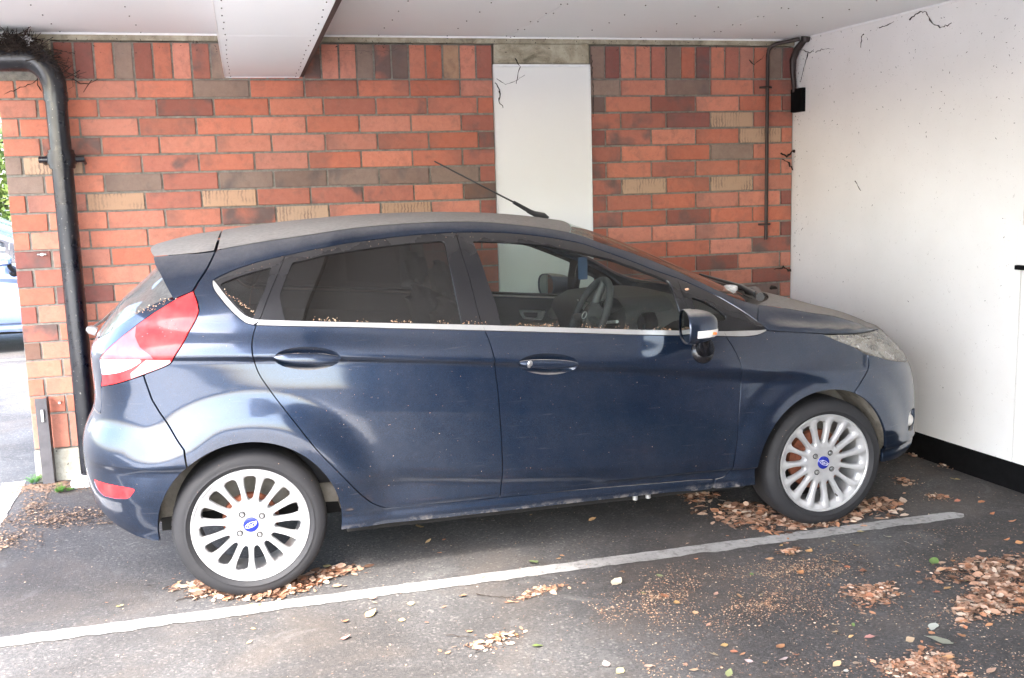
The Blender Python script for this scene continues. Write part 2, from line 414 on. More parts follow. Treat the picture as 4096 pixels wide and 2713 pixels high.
c = t.mix(t.maprange(t.noise(26, 4, .6, wp, .3, rnd), .35, .7, 0, .5), c, t.mix(1.0, c, (.80, .70, .68), 'MULTIPLY'))
c = t.mix(t.maprange(t.noise(330, 2, .6, wp), .70, .76, 0, .6), c, (.5, .4, .33))
t.col(c); t.set(Roughness=.88); t.bump(t.math('ADD', t.math('MULTIPLY', n2, .6), n3), .35, .004); M['brick'] = t.m
t = MT('brick_kiln_striped')
oi = t.node('ShaderNodeObjectInfo'); wp = t.coord(); wv = t.node('ShaderNodeTexWave'); wv.bands_direction = 'X'; wv.inputs['Scale'].default_value = 16; wv.inputs['Distortion'].default_value = 5; wv.inputs['Detail'].default_value = 3; wv.inputs['Detail Scale'].default_value = 2.0
t.l.new(wp, wv.inputs['Vector'])
st = t.math('MULTIPLY', t.maprange(wv.outputs['Fac'], .5, .75), t.maprange(t.noise(10, 3, .5, wp, 0, t.math('MULTIPLY', oi.outputs['Random'], 50.0)), .45, .6))
c = t.mix(t.math('MULTIPLY', st, .6), oi.outputs['Color'], (.12, .085, .075)); c = t.mix(t.maprange(t.noise(240, 3, .7, wp), .6, .72, 0, .6), c, (.12, .07, .05))
t.col(c); t.set(Roughness=.88); t.bump(t.noise(150, 4), .3, .004); M['brick_striped'] = t.m
t = MT('cement_mortar'); t.col(t.ramp(t.noise(35, 7, .7), [(.28, (.14, .128, .11)), (.5, (.235, .22, .19)), (.72, (.32, .30, .26))])); t.set(Roughness=.95); t.bump(t.noise(160, 5, .7), .6, .006); M['mortar'] = t.m
t = MT('stained_concrete'); nn = t.noise(9, 8, .7, dist=.6)
c = t.ramp(nn, [(.25, (.10, .085, .055)), (.42, (.27, .235, .17)), (.6, (.42, .38, .29)), (.8, (.50, .46, .37))])
c = t.mix(t.maprange(t.noise(120, 4), .62, .72, 0, .8), c, (.06, .05, .04)); t.col(c); t.set(Roughness=.93); t.bump(t.noise(90, 6), .4, .006); M['concrete'] = t.m
t = MT('pitted_concrete'); c = t.ramp(t.noise(16, 7, .7), [(.3, (.26, .24, .19)), (.6, (.44, .42, .35))]); c = t.mix(t.maprange(t.noise(38, 3), .66, .72, 0, .9), c, (.06, .05, .04)); t.col(c); t.set(Roughness=.95); t.bump(t.noise(50, 5), .6, .01); M['pitted'] = t.m
def whitewall(name, base, dirt, sp=.66):
    t = MT(name); n = t.noise(1.6, 4, .55); f = t.noise(420, 2, .6); s = t.noise(55, 5, .75, dist=1.0)
    c = t.mix(t.maprange(n, .35, .75, 0, .45), base, dirt)
    c = t.mix(t.maprange(s, sp, sp + .07, 0, .55), c, (.20, .17, .14))
    c = t.mix(t.maprange(f, .68, .78, 0, .35), c, tuple(np.array(dirt) * .6)); t.col(c); t.set(Roughness=.9); t.bump(t.noise(250, 4), .25, .003); return t.m
M['render'] = whitewall('white_rendered_wall', (.80, .79, .775), (.62, .61, .585), .63)
M['panel'] = whitewall('white_painted_panel', (.83, .83, .81), (.76, .75, .72), .72)
M['soffit'] = whitewall('soffit_board_white', (.81, .825, .835), (.78, .79, .80), .84)
M['edge'] = simple('white_bead', (.82, .82, .82), .6, 0, .05)
M['brown'] = simple('brown_stained_wood', (.035, .016, .012), .7)
M['black_paint'] = simple('black_bitumen_paint', (.0035, .0035, .004), .85, 0, .4, 20, .4, 60); M['black_paint'].node_tree.nodes['Principled BSDF'].inputs['Specular IOR Level'].default_value = .12
t = MT('black_cast_iron'); n = t.noise(11, 7, .7); c = t.mix(t.maprange(n, .52, .72, 0, .55), (.0012, .002, .006), (.012, .0115, .011)); c = t.mix(t.maprange(t.noise(70, 4), .66, .74, 0, .6), c, (.30, .28, .25)); t.col(c); t.rough(t.maprange(n, .4, .75, .24, .7)); t.set(Coat_Weight=.3); M['pipe'] = t.m
M['post'] = simple('grey_painted_steel', (.085, .08, .085), .6, 0, .3, 12)
M['iron'] = simple('dark_conduit_paint', (.030, .017, .014), .45, .2)
M['dirt'] = simple('cobweb_dirt', (.020, .014, .010), .95)
M['twig'] = simple('nest_twig', (.028, .018, .013), .95, 0, .5, 60)
M['feather'] = simple('pale_feather', (.5, .5, .5), .9)
t = MT('asphalt')
b1 = t.noise(.9, 7, .62, dist=.6); gr = t.noise(95, 4, .7); st = t.noise(46, 2, .5); fine = t.noise(320, 3, .7)
vo = t.node('ShaderNodeTexVoronoi'); vo.inputs['Scale'].default_value = 115; t.l.new(t.coord(), vo.inputs['Vector']); sepv = t.node('ShaderNodeSeparateColor'); t.l.new(vo.outputs['Color'], sepv.inputs[0]); vr = sepv.outputs[0]
c = t.ramp(gr, [(.25, (.043, .041, .040)), (.5, (.081, .078, .077)), (.8, (.124, .120, .117))])
c = t.mix(1.0, c, t.ramp(vr, [(0, (.75, .75, .75)), (.5, (.98, .98, .98)), (.88, (1.15, 1.13, 1.1)), (.95, (1.6, 1.55, 1.5)), (1, (2.0, 1.95, 1.85))]), 'MULTIPLY')
c = t.mix(t.maprange(b1, .40, .60, 0, .85), c, t.mix(1.0, c, (.48, .45, .43), 'MULTIPLY'))
c = t.mix(t.maprange(st, .70, .76, 0, .65), c, (.28, .265, .25)); c = t.mix(t.maprange(t.noise(70, 2, .5), .73, .78, 0, .8), c, (.25, .14, .08))
c = t.mix(t.maprange(t.noise(58, 2, .5, dist=.5), .72, .77, 0, .9), c, (.012, .012, .012))
c = t.mix(t.maprange(t.noise(1.7, 6, .65, dist=.8), .50, .68, 0, .45), c, (.105, .083, .066))
c = t.mix(t.maprange(t.noise(2.3, 7, .7, dist=1.0), .60, .70, 0, .5), c, (.15, .145, .138))
t.col(c); t.rough(t.maprange(gr, .3, .7, .80, .96)); t.bump(t.math('ADD', t.math('MULTIPLY', gr, .8), t.math('MULTIPLY', fine, .5)), .55, .010); M['asphalt'] = t.m
t = MT('worn_white_road_paint')
n = t.noise(26, 6, .7); c = t.ramp(t.noise(5, 6, .65), [(.3, (.26, .25, .235)), (.6, (.36, .35, .335))]); c = t.mix(t.maprange(n, .50, .64, 0, .72), c, (.12, .115, .108)); c = t.mix(t.maprange(t.noise(2.0, 6, .7), .45, .68, 0, .5), c, (.17, .16, .148)); t.col(c); t.set(Roughness=.85); t.bump(t.noise(120, 4), .4, .006); M['line'] = t.m
t = MT('autumn_leaf'); oi = t.node('ShaderNodeObjectInfo'); n = t.noise(90, 5, .6)
c = t.mix(t.maprange(n, .35, .75, 0, .55), oi.outputs['Color'], t.mix(1.0, oi.outputs['Color'], (.55, .45, .40), 'MULTIPLY')); t.col(c); t.set(Roughness=.7); M['leaf'] = t.m
def litter(name, cols):
    t = MT(name); at = t.node('ShaderNodeAttribute', attribute_name='tone'); k = len(cols)
    c = t.ramp(at.outputs['Fac'], [(i / k, x) for i, x in enumerate(cols)], 'CONSTANT'); t.col(c); t.set(Roughness=.8); return t.m
M['litter'] = litter('leaf_litter', [(.36, .205, .13), (.27, .14, .085), (.43, .29, .205), (.19, .10, .06), (.48, .37, .28), (.34, .16, .085), (.12, .065, .04), (.40, .245, .16)])
M['husk'] = litter('seed_husks', [(.46, .28, .17), (.34, .19, .11), (.56, .42, .28), (.20, .11, .07)])
M['husk_dark'] = litter('dark_seed_husks', [(.20, .13, .09), (.11, .075, .05), (.34, .23, .15), (.06, .045, .04)])
M['weed'] = simple('weed_green', (.07, .20, .02), .6)
t = MT('tree_leaf'); oi = t.noise(1.5, 5); t.col(t.ramp(oi, [(.3, (.05, .10, .015)), (.7, (.20, .26, .05))])); t.set(Roughness=.6); M['tree_leaf'] = t.m
M['bark'] = simple('bark', (.06, .045, .035), .9)
M['kerb'] = simple('grey_concrete_kerb', (.58, .57, .55), .9, 0, .25, 20, .4)
# ---------------- ground ----------------
bm = bmesh.new(); bmesh.ops.create_grid(bm, x_segments=2, y_segments=2, size=300)
tag(bm_put('ground', bm, M['asphalt']), kind='structure')
bm = bmesh.new()
v = [bm.verts.new(q) for q in ((-16, -14, .004), (.9, -14, .004), (.7, -2.0, .004), (-16, -2.0, .004))]; bm.faces.new(v)
tag(bm_put('unseen_bounce_sheet', bm, M['kerb']), kind='structure')  # pale sheet added out of view to bounce light upwards and on to the car
rng = random.Random(11); nr = np.random.default_rng(7)
def ragged_strip(name, A, B, w0, w1, z=.004, n=160, amp=.010, mat='line', endtaper=0):
    A, B = np.array(A), np.array(B); d = (B - A) / np.linalg.norm(B - A); pn = np.array([-d[1], d[0]]); V = []; F = []
    e = [0.0, 0.0]
    for i in range(n + 1):
        s = i / n; p = A + (B - A) * s; w = w0 + (w1 - w0) * s
        for q, sg in ((0, 1), (1, -1)):
            e[q] = e[q] * .6 + rng.gauss(0, amp * (.35 if q == 0 else .5)); k = min(1, (1 - s) * n / max(endtaper, 1e-6)) if endtaper else 1
            x = p + pn * sg * (w / 2 + e[q]) * (k ** .5 if k < 1 else 1); V.append((x[0], x[1], z))
    for i in range(n): F.append((2 * i, 2 * i + 1, 2 * i + 3, 2 * i + 2))
    o = put(name, [(np.array(V), [f for f in F], np.repeat([[0, 0, 1.0]], len(V), 0))], M[mat]); return tag(o, kind='structure')
ragged_strip('bay_line', (-3.0, -.148), (3.17, -.07), .088, .092, amp=.007, n=260, endtaper=2)
ragged_strip('bay_line', (-1.285, 2.1), (-1.19, .2), .115, .11, n=60, amp=.006, mat='kerb')
ragged_strip('bay_line', (-6.5, 4.30), (2.5, 4.75), .07, .07, n=80)
ragged_strip('bay_line', (-9.5, 6.60), (2.5, 7.0), .07, .07, n=80)
# ---------------- brick wall ----------------
WY = 2.065; H = .10015; Z_ROW0 = 2.186; NROW = 18; Z_SOL = .183
XL, XP0, XP1, XRR = -1.167, 1.527, 2.133, 3.512
wall = empty('brick_wall', ((XL + XRR) / 2, WY + .1, 0), 'long red and brown brick wall with upright bricks along its top behind the car', 'wall')
WO = np.array(wall.location)
def wput(name, bm, mat):
    for v in bm.verts: v.co -= Vector(WO)
    return bm_put(name, bm, mat, wall)
bm = bmesh.new(); add_box(bm, XL + .006, XP0 - .002, WY + .009, WY + .20, Z_SOL, 2.386); add_box(bm, XP1 + .002, XRR, WY + .009, WY + .20, Z_SOL, 2.386); add_box(bm, XP0 - .002, XP1 + .002, WY + .03, WY + .20, Z_SOL, 2.27)
wput('mortar', bm, M['mortar'])
def brick_mesh(seed, w, h, d=.06):
    bm = bmesh.new(); r = random.Random(seed); add_box(bm, -w / 2, w / 2, 0, d, -h / 2, h / 2, .0028)
    for v in bm.verts:
        v.co.x += r.uniform(-.0012, .0012); v.co.z += r.uniform(-.0012, .0012)
        if v.co.y < .01: v.co.y += r.uniform(-.0008, .0012)
    me = bpy.data.meshes.new('brick'); bm.to_mesh(me); bm.free(); return me
_bm = {}
def brick_data(w, h):
    k = (round(w / .01) * .01, round(h, 3)); v = rng.randrange(3)
    if (k, v) not in _bm: _bm[(k, v)] = brick_mesh(hash((k, v)) % 1000, k[0], h)
    return _bm[(k, v)], w / k[0]
TONE = {'r': [(.57, .215, .140), (.53, .185, .118), (.60, .24, .163), (.56, .235, .168), (.50, .165, .102)],
        'd': [(.29, .105, .078), (.33, .12, .088), (.25, .095, .078)], 'g': [(.27, .195, .155), (.31, .225, .18), (.25, .17, .135)],
        'p': [(.45, .165, .112), (.42, .155, .11)], 'y': [(.46, .285, .18), (.48, .32, .215)], 'b': [(.22, .125, .09), (.19, .13, .11)]}
burnt = {'r': .30, 'd': .5, 'g': .46, 'p': .52, 'y': .4, 'b': .55}
# hand read courses, left part from the quoin rightwards, right part from the panel rightwards
LEFT = {1: 'r r r r g r p r r', 2: 'r r p d r r p p p r', 3: 'r r r p r r r r r d', 4: 'r p p r r r r p r d', 5: 'g y r p r r r r r p', 6: 'g r g p g g g g g d', 7: 'r r y p y p p p r b', 8: 'r r r r p y r y r d',
        9: 'r r r r r r r r r p', 10: 'd r r r r r r r r r', 11: 'd p r r r r r p r r', 12: 'r d r r r r r r r r', 13: 'd r r r r p r r r r', 14: 'p r r r r r r d r r', 15: 'b r r p r r r r r r', 16: 'r r r r r r r p r r', 17: 'r r r r r r r r r r', 18: 'r r r r r p r r r r'}
RIGHT = {1: 'g r g r p', 2: 'b r d r r d', 3: 'p p d y p', 4: 'd p r r y r', 5: 'p r r g r', 6: 'd r p r r r', 7: 'p y r y r', 8: 'd p r r r d', 9: 'p r d r r', 10: 'r r r r r d', 11: 'r r r r d', 12: 'r d r d r r', 13: 'r r d r d', 14: 'r r d r b r'}
SOLL = 'd d r g d r r p g r r r p p r r g p b r r y r d g'.split(); SOLR = 'g d r r p g r d r p r r g d'.split()
bricks = []   # (x, z, w, h, type, soldier)
for r_ in range(1, NROW + 1):
    z = Z_ROW0 - H * (r_ - .5)
    off = 0.0 if r_ % 2 else .0993
    js = [XL] + [x for x in (-.774 + off + .3 * k for k in range(-3, 12)) if XL + .05 < x < XP0 - .04] + [XP0]
    ts = LEFT.get(r_, '').split()
    for i, (a, b) in enumerate(zip(js[:-1], js[1:])): bricks.append((a, b, z, H, ts[i] if i < len(ts) else rng.choice('rrrpd')))
    off = 0.0 if r_ % 2 else -.1
    js = [XP1] + [x for x in (2.329 + off + .3 * k for k in range(-2, 6)) if XP1 + .05 < x < XRR - .04] + [XRR]
    ts = RIGHT.get(r_, '').split()
    for i, (a, b) in enumerate(zip(js[:-1], js[1:])): bricks.append((a, b, z, H, ts[i] if i < len(ts) else rng.choice('rrrpd')))
sold = []
for z in (2.286, .283):
    k = 0
    for j in range(-1, 24):
        a = -.774 + .1 * j
        if z < 1 and j == -1: pass
        b = min(a + .1, XP0)
        if b - a > .03: sold.append((a, b, z, .2, (SOLL[k] if k < len(SOLL) and z > 1 else rng.choice('rrrd')))); k += 1
    if z < 1:
        for j in range(4): sold.append((XL + .0983 * j, XL + .0983 * (j + 1), z, .2, 'r'))
    k = 0; xs = [XP1] + [2.329 + .1 * j for j in range(-1, 12)] + [XRR]
    for a, b in zip(xs[:-1], xs[1:]):
        if b - a > .03: sold.append((a, b, z, .2, (SOLR[k] if k < len(SOLR) and z > 1 else rng.choice('rrrd')))); k += 1
def hidden(a, b, z):
    """bricks the parked car covers completely"""
    if z < 1.05: return -.40 < a and b < 3.3 and not (z > .9 and b > 3.0)
    return z < 1.30 and .0 < a and b < 2.5
hid = bmesh.new(); vis = []
for t_ in bricks + sold:
    (vis.append(t_) if not hidden(t_[0], t_[1], t_[2]) else add_box(hid, t_[0] + .005, t_[1] - .005, WY, WY + .05, t_[2] - t_[3] / 2 + .005, t_[2] + t_[3] / 2 - .005))
vis.sort(key=lambda q: -((q[1] - q[0]) * q[3]))
for a, b, z, h, ty in vis[300:]: add_box(hid, a + .005, b - .005, WY, WY + .05, z - h / 2 + .005, z + h / 2 - .005)
for a, b, z, h, ty in vis[:300]:
    w = b - a - .0108 - (.004 if a == XL else 0)
    me, sx = brick_data(w, h - .0108)
    o = bpy.data.objects.new('brick', me); o.location = ((a + b) / 2 - WO[0] + rng.uniform(-.001, .001), WY - WO[1] + rng.uniform(-.0015, .002), z - WO[2] + rng.uniform(-.001, .001)); o.scale = (sx, 1, 1)
    c = np.array(rng.choice(TONE[ty])) * rng.uniform(.88, 1.12); o.color = (*c, min(1, burnt[ty] + rng.uniform(-.10, .12)))
    COL.objects.link(o); o.parent = wall
    m = M['brick_striped'] if ty == 'y' and b - a > .25 else M['brick']
    if not me.materials: me.materials.append(M['brick'])
    o.material_slots[0].link = 'OBJECT'; o.material_slots[0].material = m
o = wput('brick_remainder', hid, M['brick']); o.color = (.41, .13, .08, .45); o['kind'] = 'stuff'
# footing, ring beam strip, lintel
o = box('concrete_footing', XL + .004, XRR, WY - .012, WY + .22, -.05, Z_SOL - .003, M['pitted'], None, .004); tag(o, 'pitted grey concrete footing under the brick wall behind the drainpipe', 'footing')
bm = bmesh.new(); add_box(bm, XL - .2, XRR, WY - .006, WY + .22, 2.391, 2.428, .003)
for v in bm.verts: pass
o = bm_put('concrete_beam', bm, M['concrete']); tag(o, 'thin weathered concrete strip between the brick wall and the white ceiling', 'beam')
o = box('concrete_padstone', XL - .2, -.882, WY - .010, WY + .2, 2.288, 2.390, M['concrete'], None, .004); tag(o, 'stained concrete block under the ceiling behind the twig nest', 'concrete block')
o = box('concrete_lintel', XP0 + .006, XP1 - .008, WY - .016, WY + .1, 2.276, 2.390, M['concrete'], None, .006); tag(o, 'stained pale concrete lintel above the white panel', 'lintel')
# white infill panel
pn = empty('white_wall_panel', ((XP0 + XP1) / 2, WY, 0), 'tall narrow white painted panel set into the brick wall behind the car', 'panel')
PO = np.array(pn.location)
bm = bmesh.new(); add_box(bm, XP0 + .004, XP1 - .004, WY - .004, WY + .029, 0, 2.258, .002)
for v in bm.verts: v.co -= Vector(PO)
bm_put('board', bm, M['panel'], pn)
for n_, (x0, x1, z0, z1) in (('top_bead', (XP0 + .002, XP1 - .002, 2.259, 2.272)), ('side_bead', (XP0 + .0005, XP0 + .0035, 0, 2.258)), ('side_bead', (XP1 - .0035, XP1 - .0005, 0, 2.258))):
    bm = bmesh.new(); add_box(bm, x0, x1, WY - .012, WY + .02, z0, z1)
    for v in bm.verts: v.co -= Vector(PO)
    bm_put(n_, bm, M['edge'], pn)
# ---------------- white rendered side wall (slightly out of square) ----------------
def side_x(y): return 3.515 + (2.065 - y) * .068
ang = math.atan(.068)
sw_ = empty('white_side_wall', (side_x(2.065), 2.065, 0), 'white rendered wall in front of the car bonnet with a black painted base', 'wall'); sw_.rotation_euler = (0, 0, ang)
# local frame: -y runs along the wall towards the camera side, +x into the wall
def sidebox(name, y0, y1, x0, x1, z0, z1, mat, bev=0):
    return box(name, x0, x1, y0, y1, z0, z1, mat, sw_, bev)
sidebox('render_face', -1.888, .25, 0, .2, .138, 2.43, M['render'])
sidebox('render_face', -5.1, -1.892, .002, .2, .138, 2.43, M['render'])
sidebox('movement_joint', -1.893, -1.887, .006, .1, .138, 2.43, M['concrete'])
sidebox('black_plinth', -5.1, .25, -.006, .19, -.02, .1375, M['black_paint'], .003)
sidebox('cornice_bead', -5.1, .0, -.008, -.0005, 2.420, 2.4295, M['edge'])
# ---------------- ceiling ----------------
CE = empty('soffit_ceiling', (1.1, .15, 2.43), 'low white boarded ceiling over the parking bay with rows of screw heads', 'ceiling')
CO = np.array(CE.location)
cx_edges = [-2.5, 0.0, .43, 1.63, 2.83, 3.75]; cy_edges = [-5.6, -4.2, -2.8, -1.5, -.6, .6, WY + .001]  # panel rows out of view are stepped to shape where sun and shade fall
def cput(name, bm, mat):
    for v in bm.verts: v.co -= Vector(CO)
    return bm_put(name, bm, mat, CE)
for i in range(5):
    if i == 1: continue
    for j in range(6):
        if i == 0 and j < 3: continue
        bm = bmesh.new(); add_box(bm, cx_edges[i] + .0012, cx_edges[i + 1] - .0012, cy_edges[j] + .0012, cy_edges[j + 1] - .0012, 2.43, 2.445, .0008); cput('soffit_panel', bm, M['soffit'])
bm = bmesh.new(); add_box(bm, -2.5, .0, -1.5, WY + 1.2, 2.447, 2.75); add_box(bm, .0, 3.855, -5.6, WY + 1.2, 2.4475, 2.75); cput('slab', bm, M['concrete'])
bm = bmesh.new(); add_box(bm, .44, XRR, WY - .018, WY - .0065, 2.419, 2.4285); add_box(bm, XL, -.004, WY - .018, WY - .0065, 2.419, 2.4285); cput('edge_bead', bm, M['edge'])
bm = bmesh.new()
def screw(bm, x, y, z, r=.0034):
    bmesh.ops.create_cone(bm, cap_ends=True, segments=6, radius1=r, radius2=r, depth=.004, matrix=Matrix.Translation((x, y, z - .0015)))
for x0 in (-.02, -.42, -.82, .46, .86, 1.26, 1.61, 1.65, 2.05, 2.45, 2.81, 2.85, 3.2):
    for k in range(14):
        y = WY - .03 - .26 * k - rng.uniform(-.012, .012)
        screw(bm, x0 + rng.uniform(-.006, .006), y, 2.43)
o = cput('screw_head', bm, M['dirt']); o['kind'] = 'stuff'
# boxed beam
BE = empty('boxed_beam', (.2025, .2, 2.2), 'white boxed-in beam hanging below the ceiling with a brown edge strip', 'beam')
BO = np.array(BE.location)
def bput(name, bm, mat):
    for v in bm.verts: v.co -= Vector(BO)
    return bm_put(name, bm, mat, BE)
for y0, y1 in ((WY - .004, .55), (.548, -1.4), (-1.402, -3.5), (-3.502, -5.55)):
    bm = bmesh.new(); add_box(bm, 0.0, .404, min(y0, y1), max(y0, y1), 2.2, 2.212, .0008); bput('soffit_board', bm, M['soffit'])
bm = bmesh.new(); add_box(bm, 0.0, .012, -5.55, WY - .004, 2.2125, 2.4295); bput('cheek_board', bm, M['soffit'])
bm = bmesh.new(); add_box(bm, .4045, .424, -5.55, WY - .006, 2.200, 2.4295); bput('brown_edge_strip', bm, M['brown'])
bm = bmesh.new(); add_box(bm, -.006, -.0005, -5.55, WY - .004, 2.198, 2.2115); add_box(bm, 0, .4, WY - .0035, WY - .0008, 2.196, 2.2115); bput('corner_bead', bm, M['edge'])
bm = bmesh.new()
for x0 in (.025, .378):
    for k in range(24): screw(bm, x0 + rng.uniform(-.004, .004), WY - .05 - .15 * k, 2.2, .0026)
o = bput('screw_head', bm, M['dirt']); o['kind'] = 'stuff'

